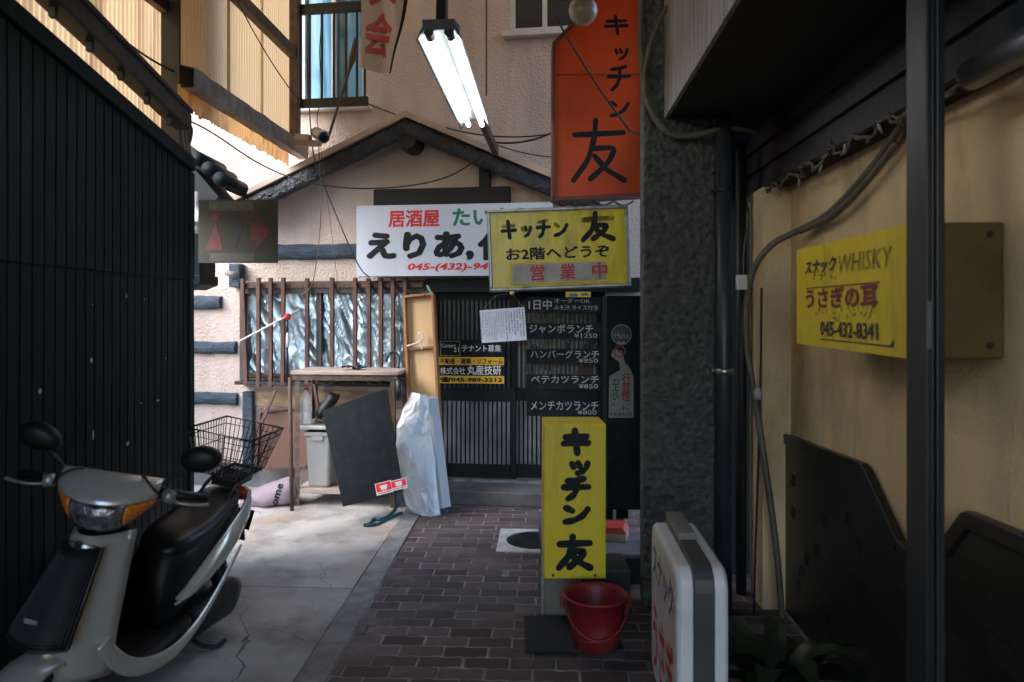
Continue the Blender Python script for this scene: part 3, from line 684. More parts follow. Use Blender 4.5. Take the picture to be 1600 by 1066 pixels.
# hanging notice
hN = .28
t, fr, W, Hh = boxsign('paper_notice', 'white paper notice with columns of small writing hung on two strings', 'notice', FP(751, 485, hN), FP(821, 480, hN), FP(753, 536, hN), .004, M('notice paper', (.66, .72, .8), .6, var=.06))
mb = MB(); rnd = random.Random(3)
for c in range(22):
    bigc = c < 7; x = W * (1 - (.05 + (c * .062 if bigc else .434 + (c - 7) * .036))); y = Hh * .94
    wd = .008 if bigc else .004
    end = Hh * rnd.uniform(.06, .3)
    while y > end:
        hh = rnd.uniform(.006, .013) * (1.3 if bigc else .7)
        if rnd.random() > .12:
            mb.box(fr, x - wd * rnd.uniform(.3, 1), x + wd * rnd.uniform(.3, 1), y - hh * .35, y, .0024, .0028)
            mb.box(fr, x - wd * .25, x + wd * .2, y - hh, y - hh * .45, .0024, .0028)
        y -= hh * 1.25
mb.build('writing', m_black, t)
kn = FP(800, 458, .26)
mb = MB(); mb.tube([fr.p(.01, Hh - .004, .002), FP(775, 462, .28), kn], .002, 5); mb.tube([fr.p(W - .01, Hh - .004, .002), kn], .002, 5); mb.build('string', m_cable_w, t)
mb = MB(); mb.lathe(kn, [(.001, -.02), (.014, -.014), (.02, 0), (.014, .014), (.001, .02)], 12); tag(mb.build('hook_knob', m_ystrip, smooth=True), 'small round yellow knob holding the notice strings', 'knob')
# menu boards
m_chalk = M('chalk white lettering', (.36, .34, .29), .8, var=.25, scale=30)
menus = [(464, 489, [('1日中', 826, 468, 862, 484, .015), ('オーダーOK', 866, 466, 922, 474, .0), ('みそ汁,ライス付き', 866, 477, 934, 485, 0)], 'black menu board with white writing 1日中 オーダーOK, topmost of the five'),
         (505, 529, [('ジャンボランチ', 827, 507, 927, 521, .012), ('¥1250', 897, 521, 933, 528, .0)], 'black menu board reading ジャンボランチ ¥1250'),
         (545, 569, [('ハンバーグランチ', 829, 547, 936, 560, .012), ('¥850', 904, 560, 934, 567, .0)], 'black menu board reading ハンバーグランチ ¥850'),
         (585, 608, [('ペテカツランチ', 830, 587, 936, 599, .012), ('¥850', 904, 600, 934, 607, 0)], 'black menu board reading ペテカツランチ ¥850'),
         (625, 650, [('メンチカツランチ', 829, 627, 935, 641, .012), ('¥800', 902, 641, 932, 648, 0)], 'black menu board reading メンチカツランチ ¥800, just above the standing sign')]
for y0, y1, ls, lab in menus:
    t, fr, W, Hh = boxsign('menu_board', lab, 'menu board', FP(823, y0, .06), FP(939, y0 + .6, .06), FP(823, y1, .06), .012, m_blackboard)
    t['group'] = 'menu boards hung on the right sliding door'
    for bd, x0, ya, x1, yb, bo_ in ls: tx(bd, fr, x0, ya, x1, yb, m_chalk, t, bold=bo_)
# small orange blue sticker over the door
t, fr, W, Hh = boxsign('door_plate', 'small orange and blue plate above the menu boards', 'plate', FP(884, 456, .085), FP(923, 456, .085), FP(884, 464.5, .085), .006, m_ystrip)
mb = MB(); mb.box(fr, .03, .1, .004, .03, .002, .0032); mb.box(fr, .13, .19, .012, .036, .002, .0032); mb.build('mark', M('blue print', (.03, .16, .25), .5), t)

# ================================================================== left dark siding wall
def ls_D(px): return -1.752 / ((px - 800) / F + .054)
sEnd = 4.62
def ltop(a): return 2.77 - .125 * (a - 2.84)
def sl(mb, a0, a1, d0, d1, h0, h1): return mb.prism(LS, [(a0, ltop(a0) + d0), (a1, ltop(a1) + d0), (a1, ltop(a1) + d1), (a0, ltop(a0) + d1)], h0, h1)
wt = thing('siding_wall', 'tall dark metal siding wall with vertical grooves along the left side', 'wall', LS.p(2.5, 0, 0))
pr = []; pitch = .082; s = -1.0
prof = []; s = -4.0
while s < sEnd - .001:
    prof += [(s, 0), (s + pitch - .014, 0), (s + pitch - .011, -.008), (s + pitch - .004, -.008), (s + pitch - .001, 0)]
    s += pitch
prof.append((sEnd, 0))
mb = MB()
for (t0, t1, hh) in ((0, 1.78, 0), (1.786, 2.66, .003)):
    n_ = len(prof); NV = 12
    vs = []
    for j in range(NV + 1):
        for a, h in prof:
            tt1 = t1 if t1 < 2 else ltop(a) - .08; t_ = t0 + (tt1 - t0) * j / NV
            pn = round(a / pitch - .3)
            vs.append(LS.p(a, t_, h + hh + .004 * noise.noise(Vector((a * 1.7, t_ * 1.5, 0))) + .0018 * noise.noise(Vector((pn * 3.1, t_ * .6, 7)))))
    mb.add(vs, [(j * n_ + i, j * n_ + i + 1, (j + 1) * n_ + i + 1, (j + 1) * n_ + i) for j in range(NV) for i in range(n_ - 1)])
mb.build('siding', m_siding, wt)
mb = MB(); mb.prism(LS, [(-4, 0), (sEnd, 0), (sEnd, ltop(sEnd) - .085), (-4, ltop(-4) - .085)], -.14, -.012); mb.build('core', m_darkwall, wt)
mb = MB(); sl(mb, -4.0, sEnd + .01, -.083, 0, -.16, .03); mb.build('coping', m_siding, wt, bevel=.006)
mb = MB(); mb.box(LS, sEnd - .03, sEnd + .012, 0, ltop(sEnd) - .085, -.145, .012); mb.build('corner_trim', m_siding, wt, bevel=.004)
for px, py, wpx, hpx in ((198, 463, 4, 8), (143, 563, 5, 11), (145, 476, 2, 4), (226, 468, 3, 2), (247, 626, 8, 4), (221, 630, 4, 2), (63, 611, 8, 10), (200, 693, 8, 8), (146, 680, 5, 18), (259, 560, 2, 3)):
    a, b_ = LS.hit(px, py, .005); sc_ = ls_D(px) / F; mb = MB()
    k = 7; mb.prism(LS, [(a + wpx * sc_ * .6 * 1.3 * math.cos(i * 6.28 / k) * random.uniform(.5, 1.1), b_ + hpx * sc_ * .5 * math.sin(i * 6.28 / k) * random.uniform(.6, 1.1)) for i in range(k)], .0035, .0045)
    mb.build('paper_scrap', m_scrap, wt)
# gutter beam above the wall
g = thing('roof_gutter', 'long dark gutter beam running just above the siding wall', 'gutter', LS.p(3, 2.8, 0))
mb = MB(); sl(mb, 1., sEnd - .1, .13, .23, -.05, .05); sl(mb, 1., sEnd - .1, .231, .26, -.02, .06); mb.build('trough', m_blackmetal, g, bevel=.008)
for k in range(10):
    mb = MB(); sl(mb, 1.6 + k * .3, 1.625 + k * .3, .09, .129, -.015, .012); mb.build('clip', m_blackmetal, g)

# polycarbonate screens
def corr(mb, fr, s0, s1, t0, t1, amp=.009, pit=.045, rag=0, seed=0):
    n_ = int((s1 - s0) / pit * 8); rows = 2
    def f(u, v):
        s = s0 + (s1 - s0) * u; t = t0 + (t1 - t0) * v
        if rag and v == 0: t += rag * (noise.noise(Vector((s * 9, seed, 0))) + .6 * noise.noise(Vector((s * 31, seed, 0))))
        return fr.p(s, t, amp * math.sin(2 * math.pi * s / pit))
    mb.grid(f, n_, rows); return mb
PA = LW(-2.6); PB = LW(-2.25)
ps = thing('amber_screen', 'brown stained amber corrugated screen behind the siding wall', 'screen', PA.p(4, 2.4, 0))
s0 = PA.hit(20, 100)[0]; s1 = PA.hit(262, 100)[0]
mb = MB(); corr(mb, PA, 1.0, s1, 2.3, 5.2); mb.build('sheet', m_poly_a, ps, smooth=True)
mb = MB(); mb.box(PA, 1.0, s1, 3.58, 3.68, .012, .07); mb.build('rail', m_rust, ps, bevel=.005)
p0 = P(273, 235, 5.0)
mb = MB(); mb.bar((p0.x, p0.y, 2.3), (p0.x, p0.y, 5.2), .13, .13); mb.build('post', m_blackmetal, ps, bevel=.008)
mb = MB(); mb.bar((p0.x + .09, p0.y, 2.6), (p0.x + .09, p0.y, 5.2), .025, .025); mb.build('conduit', m_cable_b, ps)
ps = thing('pale_screen', 'bright pale yellow corrugated screen lit from behind beside the gable', 'screen', PB.p(5.5, 2.9, 0))
s0 = PB.hit(284, 100)[0]; s1 = PB.hit(452, 100)[0]
seams = [s0] + [PB.hit(x, 100)[0] for x in (357, 409)] + [s1]
for i in range(3):
    mb = MB(); corr(mb, Fr(PB.o + PB.n * .012 * (i % 2), PB.u), seams[i] - (.05 if i else 0), seams[i + 1], 2.98, 5.2, .006); mb.build('sheet', m_poly_b, ps, smooth=True)
mb = MB(); corr(mb, Fr(PB.o + PB.n * -.02, PB.u), s0, s1 + .05, 2.86, 2.99, .006, rag=.02); mb.build('ragged_edge', m_poly_c, ps)
mb = MB()
nb_ = 24
def fbeam(u, v):
    s = s0 - .05 + (s1 + .25 - s0) * u; k = [(.02, 2.95), (.10, 2.95), (.105, 3.07), (.02, 3.09), (.02, 2.95)][int(round(v * 4))]
    return PB.p(s, k[1] + .012 * noise.noise(Vector((s * 5, v * 4, 1))), k[0] + .008 * noise.noise(Vector((s * 7, v * 4, 5))))
mb.grid(fbeam, 60, 4); mb.build('beam', m_grayrust, ps)
mb = MB(); mb.box(PB, s0, s1 + .1, 3.77, 3.86, .012, .08); mb.build('rail', m_rust, ps, bevel=.006)
for k in range(7):
    pass
p0 = P(461, 230, 6.42)
mb = MB(); mb.bar((p0.x, p0.y, 2.98), (p0.x, p0.y, 5.2), .075, .1); mb.build('post', m_rust, ps, bevel=.006)

# tiled eave and downpipe past the end of the siding wall
e = thing('tiled_eave', 'dark tiled eave corner of the neighbouring house behind the toilet sign', 'roof', P(300, 320, 5.7))
FE = FRONT(5.75)
def fe(px, py): return FE.hit(px, py)
mb = MB(); mb.prism(FE, [fe(255, 205), fe(300, 238), fe(354, 290), fe(353, 298), fe(300, 252), fe(255, 219)], -.5, 0); mb.build('roof_slab', m_siding, e, bevel=.005)
for k in range(3):
    mb = MB(); q = fe(309 + 18 * k, 248 + 16 * k); mb.tube([FE.p(q[0], q[1], -.45), FE.p(q[0], q[1], .02)], .055, 12); mb.build('ridge_tile', m_siding, e, smooth=True)
mb = MB(); mb.prism(FE, [fe(255, 232), fe(300, 262), fe(338, 306), fe(330, 316), fe(255, 316)], -.45, -.04); mb.build('gable_board', m_darkwall, e)
mb = MB(); mb.tube([P(303, 300, 5.7), P(303, 322, 5.7), P(312, 335, 5.7), P(306, 352, 5.7), P(304, 365, 5.7)], .035, 10); mb.build('gutter_elbow', m_whitepaint, e, smooth=True)
mb = MB(); mb.box(FE, *fe(270, 300)[:1], fe(313, 300)[0], fe(300, 437)[1], fe(300, 362)[1], -.3, 0); mb.prism(FE, [fe(270, 430), fe(316, 430), fe(316, 444), fe(297, 452), fe(270, 452)], -.32, .03); mb.build('box_gutter', m_siding, e, bevel=.008)

# toilet sign
t, fr, W, Hh = boxsign('toilet_sign', 'backlit-dark toilet direction board with man, woman and red arrow beside the dark wall end', 'sign', P(313, 313, 5.15), P(436, 312, 5.1), P(310, 411, 5.15), .02, M('backlit olive board', (.055, .052, .034), .6, var=.25, scale=6, dirt=(.04, .037, .025), damt=.5, spec=.2))  # backlit shade of the board is put into its dark colour
m_dimred = M('backlit dark red', (.10, .014, .01), .6, var=.2); m_dimteal = M('backlit dark teal', (.003, .010, .012), .6, var=.2); m_dimgreen = M('backlit dark green', (.012, .05, .02), .6, var=.2)  # marks carry the same backlit darkening in their colours
def q(px, py): return px2(fr, px, py)
def disc(px, py, rp, m, k=16):
    c = q(px, py); r = rp * 5.15 / F; mb = MB(); mb.prism(fr, [(c[0] + r * math.cos(i * 6.283 / k), c[1] + r * math.sin(i * 6.283 / k)) for i in range(k)], .002, .0035); return mb
mb = disc(337, 338, 7, None); mb.prism(fr, [q(321, 391), q(349, 391), q(338, 346)], .002, .0035); mb.build('woman_mark', m_dimred, t)
mb = disc(368, 338, 7, None); mb.prism(fr, [q(354, 348), q(381, 348), q(367, 390)], .002, .0035); mb.build('man_mark', m_dimteal, t)
mb = MB(); mb.prism(fr, [q(391, 347), q(401, 347), q(401, 335), q(424, 363), q(399, 391), q(399, 377), q(391, 377)], .002, .0035); mb.build('arrow', m_dimred, t)
mb = MB()
for k in range(7):
    an = k * .9; c = q(414, 328); l = .05
    mb.prism(fr, [(c[0], c[1]), (c[0] + l * .6 * math.cos(an + .25), c[1] + l * .6 * math.sin(an + .25)), (c[0] + l * math.cos(an), c[1] + l * math.sin(an)), (c[0] + l * .6 * math.cos(an - .25), c[1] + l * .6 * math.sin(an - .25))], .002, .003 + k * .0002)
for k in range(5):
    c = q(404 + k * 5, 404); mb.prism(fr, [(c[0] - .012, c[1]), (c[0] + .012, c[1]), (c[0] + .01 * (k - 2), c[1] + .03)], .002, .003 + k * .0002)
mb.build('palm_leaves', m_dimgreen, t)
mb = disc(425, 329, 4, None); 
for r_ in ((413, 395, 4),): mb.V += []; 
mb.build('flower', m_dimred, t)
mb = MB(); a0, b1 = q(327, 396); a1, b0 = q(397, 408); mb.box(fr, a0, a1, b0, b1, .002, .003); mb.build('caption_strip', M('backlit caption strip', (.05, .045, .03), .6, var=.4, scale=60), t)
mb = MB(); a0, b1 = q(327, 315); a1, b0 = q(396, 329); mb.box(fr, a0, a1, b0, b1, .002, .003); mb.build('title_strip', M('backlit title strip', (.06, .07, .04), .6, var=.4, scale=50), t)
mb = disc(321, 402, 6, None); mb.build('lock_mark', m_dimteal, t)
mb = MB(); mb.bar(P(296, 350, 5.2), P(322, 350, 5.19), .03, .03); mb.build('bracket', m_blackmetal, t)

# ================================================================== fluorescent lamp
cL = -.545; HL = 3.0; FL0 = Fr(RD * cL + Z * HL, RD, AD)     # u across, v along, n up
t = thing('fluorescent_lamp', 'twin tube fluorescent lamp glowing white under a hanging bracket', 'lamp', FL0.p(0, 4.6, 0))
y0, y1 = 3.66, 5.5
mb = MB(); prof = [(-.115, -.055), (-.105, -.05), (-.07, .005), (-.03, .012), (.03, .012), (.07, .005), (.105, -.05), (.115, -.055), (.075, .03), (-.075, .03)]
mb.loft([[FL0.p(a, y, h) for a, h in prof] for y in (y0, y1)]); mb.build('reflector', M('dull enamel', (.05, .06, .054), .4, var=.08, dirt=(.2, .21, .19), damt=.4), t)
m_tube = emis('lit fluorescent tube', (.93, .97, 1.0), 2.6)
for a in (-.05, .05):
    mb = MB(); mb.tube([FL0.p(a, y0 + .05, -.03), FL0.p(a, y1 - .02, -.03)], .016, 14); mb.build('tube', m_tube, t, smooth=True)
    mb = MB(); mb.tube([FL0.p(a, y0 - .015, -.025), FL0.p(a, y0 + .055, -.025)], .024, 12); mb.tube([FL0.p(a, y1 - .03, -.025), FL0.p(a, y1 + .01, -.025)], .022, 12); mb.build('socket', m_blackplastic, t)
mb = MB(); mb.bar(FL0.p(.0, y0 + .1, .03), FL0.p(-.02, y0 + .3, .9), .09, .05, RD); mb.bar(FL0.p(0, y0 - .02, .01), FL0.p(0, y0 + .2, .06), .16, .05, Z); mb.build('hanger', m_blackmetal, t)
mb = MB(); mb.bar(FL0.p(.04, y1 - .02, .02), FP(775, 238, .46), .045, .06); mb.build('arm', m_rust, t)
mb = MB(); mb.tube([FP(760, -20, 1.1), FP(760, 150, 1.1)], .006, 6); mb.build('rod', m_blackmetal, t)

# hanging flag
t = thing('hanging_banner', 'worn cream banner with pink red kanji hanging near the upper window', 'banner', FP(600, 110, .8))
hb_ = .75
pA, pB, pC, pD = FP(566, -40, hb_), FP(646, -40, hb_), FP(612, 116, hb_), FP(562, 108, hb_)
fr = Fr(pD, pC - pD); Wb = (pC - pD).length
def bann(u, v):
    lo = pD.lerp(pC, u); hi = pA.lerp(pB, u); q_ = lo.lerp(hi, v)
    q_ = q_ + Vector((.05 * math.sin(v * 2.6) , 0, 0)) * (1 - v) * .4
    return q_ + FA.n * (.03 * math.sin(u * 7 + v * 3) + .015 * math.sin(v * 9))
mb = MB(); mb.grid(lambda u, v: bann(u * .93, v), 16, 24); mb.build('cloth', translucent('banner cloth', (.55, .48, .38), .4, (3, 3, 3), .4, (.35, .28, .2)), t, smooth=True)
mb = MB(); mb.grid(lambda u, v: bann(.93 + .07 * u, v) + FA.n * .001, 2, 24); mb.build('dark_hem', m_black, t, smooth=True)
def bantext(ch, u0, u1, v0, v1):
    ob = text(ch, Fr((0, 0, 0), (1, 0, 0), (0, 1, 0)), u0, u1, v0, v1, m_bred, t, bold=.03)
    for v in ob.data.vertices:
        w_ = v.co + WO[t]; v.co = bann(w_.x, w_.y) + FA.n * .004 - WO[t]
m_bred = M('pink red print', (.5, .1, .08), .7, var=.2, scale=8)
bantext('会', .1, .75, .14, .62); bantext('興', .14, .8, .68, 1.05)
mb = MB(); mb.tube([FP(557, 60, .5), FP(551, 90, .5), FP(546, 110, .5)], [.02, .03, .012], 7); mb.tube([FP(546, 110, .5), FP(513, 215, .45)], .011, 6); mb.build('pole', m_rust, t)

# security camera on the gable
t = thing('security_camera', 'small silver security camera on a bracket at the left gable slope', 'camera', FP(500, 225, .5))
ax = (P(512, 216, 5.6) - P(492, 204, 5.9)).normalized()
c = FP(500, 211, .5); A_ = ax.cross(Z).normalized(); B_ = A_.cross(ax)
mb = MB(); mb.lathe(c, [(.02, -.12), (.05, -.11), (.05, .09), (.056, .1), (.05, .12)], 18, (A_, B_, ax)); mb.build('housing', m_alu, t, smooth=False, bevel=.003)
mb = MB(); mb.lathe(c, [(.042, .121), (.038, .124), (.001, .126)], 16, (A_, B_, ax)); mb.build('lens', m_darkglass, t, smooth=True)
mb = MB(); mb.bar(FP(462, 225, .5), FP(502, 224, .5), .04, .05); mb.bar(FP(500, 222, .5), c, .02, .02); mb.build('bracket', m_trim, t, bevel=.004)
mb = MB(); mb.bar(FP(463, 215, .52), FP(485, 216, .52), .07, .05); mb.build('junction_box', m_trim, t, bevel=.004)

# wires
def catn(p0, p1, sag, n=24, wob=.0, seed=0):
    p0 = Vector(p0); p1 = Vector(p1)
    return [p0.lerp(p1, i / n) - Z * sag * 4 * (i / n) * (1 - i / n) + Vector((noise.noise(Vector((i * .4, seed, 0))), noise.noise(Vector((i * .4, seed, 5))), noise.noise(Vector((i * .4, seed, 9))))) * wob for i in range(n + 1)]
def wire(pts, r, lab, mat=None, sm=True, name='cable'):
    mb = MB(); mb.tube(pts, r, 6); return tag(mb.build(name, mat or m_cable_b, smooth=sm), lab, 'cable')
def smoothpts(pts, it=3):
    pts = [Vector(p) for p in pts]
    for _ in range(it):
        o = [pts[0]]
        for i in range(len(pts) - 1): o += [pts[i].lerp(pts[i + 1], .25), pts[i].lerp(pts[i + 1], .75)]
        o.append(pts[-1]); pts = o
    return pts
wire(smoothpts([P(283, 183, 5.2), P(330, 205, 5.5), FP(400, 255, .48), FP(470, 285, .45), FP(560, 297, .4), FP(655, 290, .4), FP(715, 272, .42), FP(755, 240, .45)]), .006, 'thin black cable drooping from the left post across the gable front')
wire(catn(P(118, -10, 4.2), P(283, 116, 5.0), .06), .007, 'black cable sloping across the brown amber screen')
wire(smoothpts([P(290, -20, 4.9), P(289, 150, 4.9), P(286, 210, 4.9), P(296, 250, 4.9), P(290, 300, 5.0)]), .012, 'thick black cable hanging down the dark post of the screens')
wire(smoothpts([P(284, 186, 5.0), P(300, 198, 5.0), P(296, 222, 5.0), P(290, 232, 5.0), P(300, 246, 5.0), P(296, 268, 5.05)]), .014, 'looped knot of black cable at the corner of the siding wall')
wire(catn(P(370, 0, 5.2), P(470, 160, 6.3), .05), .005, 'black wire slanting over the pale yellow screen')
wire(catn(FP(560, 155, .25), FP(700, 200, .25), .03), .006, 'black cable running right from the barred upper window to the gable')
wire(catn(FP(698, 200, .4), FP(870, 208, .5), .05), .006, 'black wire from gable ridge to orange sign, upper of two')
wire(catn(FP(772, 225, .47), FP(870, 246, .5), .02), .005, 'black wire below the lamp arm, lower of two beside orange sign')
wire(catn(FP(770, 222, .47), FP(868, 205, .5), .04), .008, 'thick black cable from lamp arm to orange sign')
wire(smoothpts([FP(480, 95, .4), FP(487, 240, .5), FP(500, 275, .5), FP(560, 420, .4), FP(578, 434, .25)]), .005, 'straight black wire crossing the gable down to the white board')
wire(smoothpts([FP(498, 225, .52), FP(503, 330, .4), FP(496, 400, .3), FP(488, 450, .2), FP(470, 462, .17)]), .004, 'thin pale wire hanging from the camera to the lattice bars', m_cable_w)
wire(catn(FP(501, 232, .5), FP(530, 462, .16), -.02), .0025, 'hair thin wire from the camera down to the foil window', m_cable_w)
wire(smoothpts([FP(503, 30, .3), FP(498, 90, .3), FP(506, 150, .3), FP(494, 180, .3), FP(498, 205, .45)]), .004, 'wavy black wire down the upper window rail to the camera')
wire(catn(P(870, 30, 4.7), P(985, 205, 4.6), .03) + catn(P(985, 205, 4.6), P(1010, 208, 4.2), .01, 6), .007, 'black cable slanting across the orange sign')
wire(catn(FP(510, 505, .2), FP(568, 580, .2), 0), .003, 'thin black wire slanting over the foil window to the rack')

# ================================================================== things below the window
# white stick with red clip
t = thing('cleaning_pole', 'thin white pole with a red clip slanting across the lattice bars', 'pole', FP(375, 533, .2))
mb = MB(); mb.tube([FP(375, 533, .18), FP(468, 484, .18)], .009, 8); mb.build('stick', m_whitepaint, t, smooth=True)
c = FP(449, 495, .2); mb = MB(); mb.lathe(c, [(.01, -.03), (.025, -.02), (.03, .0), (.02, .025), (.012, .03)], 10); mb.build('clip', m_red, t, smooth=True)
t = thing('hanging_brush', 'short brush with white and black handle hanging from the red clip', 'brush', FP(450, 600, .18))
mb = MB(); mb.tube([FP(449, 500, .18), FP(449, 523, .18)], .011, 8); mb.tube([FP(448, 540, .18), FP(449, 600, .18)], .013, 8); mb.build('grip', m_rubber, t, smooth=True)
mb = MB(); mb.tube([FP(449, 520, .185), FP(449.5, 534, .185), FP(449, 543, .185)], [.009, .016, .014], 8); mb.build('sleeve', m_whitepaint, t, smooth=True)
# rack
DR = 5.92
def rx(px, D=DR): return (px - HX) * D / F
RFf = Fr((0, DR, 0), (ca, -ta * ca * .6, 0))
x0, x1 = RFf.hit(461, 700)[0], RFf.hit(617, 700)[0]; dep = .42; ztop = 1.105
rk = thing('shelf_rack', 'rusty steel angle rack with worn top board below the window', 'rack', RFf.p((x0 + x1) / 2, 0, -.2))
for a in (x0, x1):
    for h in (0, -dep):
        mb = MB(); sg = 1 if a == x0 else -1
        mb.box(RFf, min(a, a + sg * .038), max(a, a + sg * .038), 0, ztop - .03, h - .003, h); mb.box(RFf, min(a, a + sg * .003), max(a, a + sg * .003), 0, ztop - .03, (h - .038) if h == 0 else h, (h - .003) if h == 0 else h + .038)
        for k in range(20): pass
        mb.build('post', m_rack, rk)
mb = MB(); mb.box(RFf, x0 - .03, x1 + .03, ztop - .03, ztop, -dep - .02, .02); mb.build('top_board', m_ractop, rk, bevel=.004)
mb = MB(); mb.box(RFf, x0 - .02, x1 + .02, ztop - .075, ztop - .031, -.001, .004); mb.build('front_rail', m_rack, rk)
mb = MB(); mb.box(RFf, x0 + .004, x1 - .004, .625, .655, -dep + .004, -.004); mb.build('shelf', m_alu, rk, bevel=.003)
mb = MB(); mb.box(RFf, x0 + .004, x1 - .004, .10, .14, -dep + .004, -.004); mb.build('shelf', m_ractop, rk, bevel=.003)
mb = MB()
for k in range(18): mb.tube([RFf.p(x0 + .019, .06 + k * .055, .0005), RFf.p(x0 + .019, .06 + k * .055, .0015)], .005, 8)
mb.build('bolt_hole', m_black, rk)
# pole standing before the rack's left corner
wpole = MB(); wpole.tube([G(456, 798) + Z * .0, P(453, 590, 5.93)], .016, 9)
tag(wpole.build('bamboo_pole', m_rust, smooth=True), 'thin dark pole standing at the left corner of the rack', 'pole')
# bottle
t = thing('water_bottle', 'clear plastic bottle of water with red cap on the rack shelf', 'bottle', RFf.p(RFf.hit(473, 672)[0], .656, -.1))
c = RFf.p(RFf.hit(473, 672)[0], .656, -.08)
mb = MB(); mb.lathe(c, [(.04, 0), (.046, .008), (.046, .09), (.043, .1), (.046, .11), (.046, .19), (.042, .21), (.024, .262), (.016, .275), (.016, .285)], 18); mb.build('body', m_pet, t, smooth=True)
mb = MB(); mb.lathe(c, [(.017, .283), (.018, .285), (.018, .306), (.001, .308)], 14); mb.build('cap', m_red, t)
mb = MB(); mb.lathe(c, [(.043, .004), (.043, .1), (.001, .1)], 16); mb.build('water', glassy('water', (.7, .78, .8), .3, .02), t, smooth=True)
# black boot lying on the shelf
t = thing('rubber_boot', 'shiny black rubber boot lying on the rack shelf behind the bottle', 'boot', RFf.p(RFf.hit(495, 668)[0], .656, -.15))
c0 = RFf.p(RFf.hit(484, 664)[0], .656 + .045, -.16)
mb = MB(); mb.tube([c0, c0 + Vector((.03, .0, .03)), c0 + Vector((.07, .02, .08)), c0 + Vector((.12, .03, .15)), c0 + Vector((.15, .04, .2))], [.03, .045, .05, .052, .06], 14); mb.build('shaft', m_rubber, t, smooth=True, subsurf=1)
mb = MB(); mb.tube([c0 + Vector((-.01, -.01, -.022)), c0 + Vector((.06, .0, -.03)), c0 + Vector((.12, .02, -.03))], [.03, .036, .03], 10, flat=.5); mb.build('sole', m_brownply, t, smooth=True)
# bin
t = thing('waste_bin', 'pale grey plastic bin standing on the lower rack shelf', 'bin', RFf.p(RFf.hit(494, 776)[0], .142, -.2))
bc = RFf.hit(494, 776)[0]
def rr(w, d, z, rad=.03, off=-.16):
    o = []
    for cx, cy, st in ((w - rad, d - rad, 0), (-w + rad, d - rad, 90), (-w + rad, -d + rad, 180), (w - rad, -d + rad, 270)):
        for k in range(5):
            a = R_(st + k * 22.5); o.append(RFf.p(bc + cx + rad * math.cos(a), z, off + cy + rad * math.sin(a)))
    return o
mb = MB(); mb.loft([rr(.085, .1, .142), rr(.092, .108, .16), rr(.112, .128, .56), rr(.116, .132, .565), rr(.122, .138, .57), rr(.122, .138, .6), rr(.114, .13, .6), rr(.108, .124, .56), rr(.085, .1, .16)]); mb.build('body', m_bin, t, smooth=False, bevel=.002)
mb = MB(); mb.box(RFf, bc - .05, bc + .05, .53, .565, -.035, -.02); mb.build('handle', m_bin, t, bevel=.004)
# black board leaning on the rack
t0 = P(503, 642, 5.80); t1 = P(604, 607, 5.74); t2 = P(634, 768, 5.62); t3 = P(536, 792, 5.62)
t = thing('black_board', 'large black rigid board leaning askew against the rack', 'board', t3)
nrm = (t1 - t0).cross(t3 - t0).normalized(); nrm = nrm if nrm.y < 0 else -nrm
mb = MB(); m_boardblack = M('matt black board', (.006, .010, .013), .6, var=.35, scale=4, dirt=(.03, .034, .038), dscale=14, damt=.3, spec=.15)
t2 = t2 - nrm * (t2 - t0).dot(nrm)
pts = [t0, t0.lerp(t1, .5), t1, t1.lerp(t2, .6), t2, t2.lerp(t3, .5), t3]
mb.add(pts + [p - nrm * .012 for p in pts], [tuple(range(7)), tuple(range(7, 14))] + [(i, (i + 1) % 7, 7 + (i + 1) % 7, 7 + i) for i in range(7)])
mb.build('panel', m_boardblack, t)
bfr = Fr(t3, t2 - t3, t0 - t3); bfr.v = (bfr.v - bfr.u * bfr.v.dot(bfr.u)).normalized(); bfr.n = bfr.u.cross(bfr.v)
for (xa, ya, xb, yb) in ((589, 750, 611, 775), (613, 746, 634, 768)):
    a0, b0 = bfr.hit(xa, yb, .002); a1, b1 = bfr.hit(xb, ya, .002)
    mb = MB(); mb.box(bfr, a0, a1, b0, b1, .003, .004); st_ = mb.build('sticker', m_sign_white, t)
    mb = MB(); mb.box(bfr, a0 + .006, a1 - .006, b0 + .022, b1 - .005, .0045, .005); mb.build('red_field', m_red, st_)
    mb = MB(); cx, cy = (a0 + a1) / 2, (b0 + b1) / 2 + .01; mb.box(bfr, cx - .025, cx + .025, cy - .02, cy + .012, .0055, .006); mb.box(bfr, cx - .032, cx + .032, cy + .002, cy + .008, .0052, .0054); mb.box(bfr, cx - .01, cx - .004, cy - .036, cy - .02, .0055, .006); mb.box(bfr, cx + .006, cx + .012, cy - .036, cy - .02, .0055, .006); mb.build('symbol', m_sign_white, st_)
    mb = MB(); mb.box(bfr, a0 + .012, a1 - .012, b0 + .008, b0 + .014, .0045, .005); mb.build('caption', m_red, st_)
# wooden tray leaning against the door jamb
w0 = P(619, 466, 6.36); w1 = P(669, 462, 6.32); w2 = P(692, 770, 6.0); w3 = P(648, 774, 6.04)
t = thing('wooden_tray', 'shallow wooden tray with cream bottom standing upright by the door', 'tray', w3)
u = (w1 - w0 + w2 - w3); v = (w0 - w3 + w1 - w2)
tf = Fr((w2 + w3) / 2, u, v); tf.v = (v - tf.u * v.dot(tf.u)).normalized(); tf.n = tf.u.cross(tf.v); tw = .135; thh = (w0 - w3).length
mb = MB(); mb.box(tf, -tw + .01, tw - .01, .01, thh - .01, -.02, -.008); mb.build('bottom', m_plywood, t)
mb = MB()
mb.box(tf, -tw, -tw + .022, 0, thh, -.03, .05); mb.box(tf, tw - .022, tw, 0, thh, -.03, .05); mb.box(tf, -tw + .022, tw - .022, 0, .02, -.03, .049); mb.box(tf, -tw + .022, tw - .022, thh - .02, thh, -.03, .049)
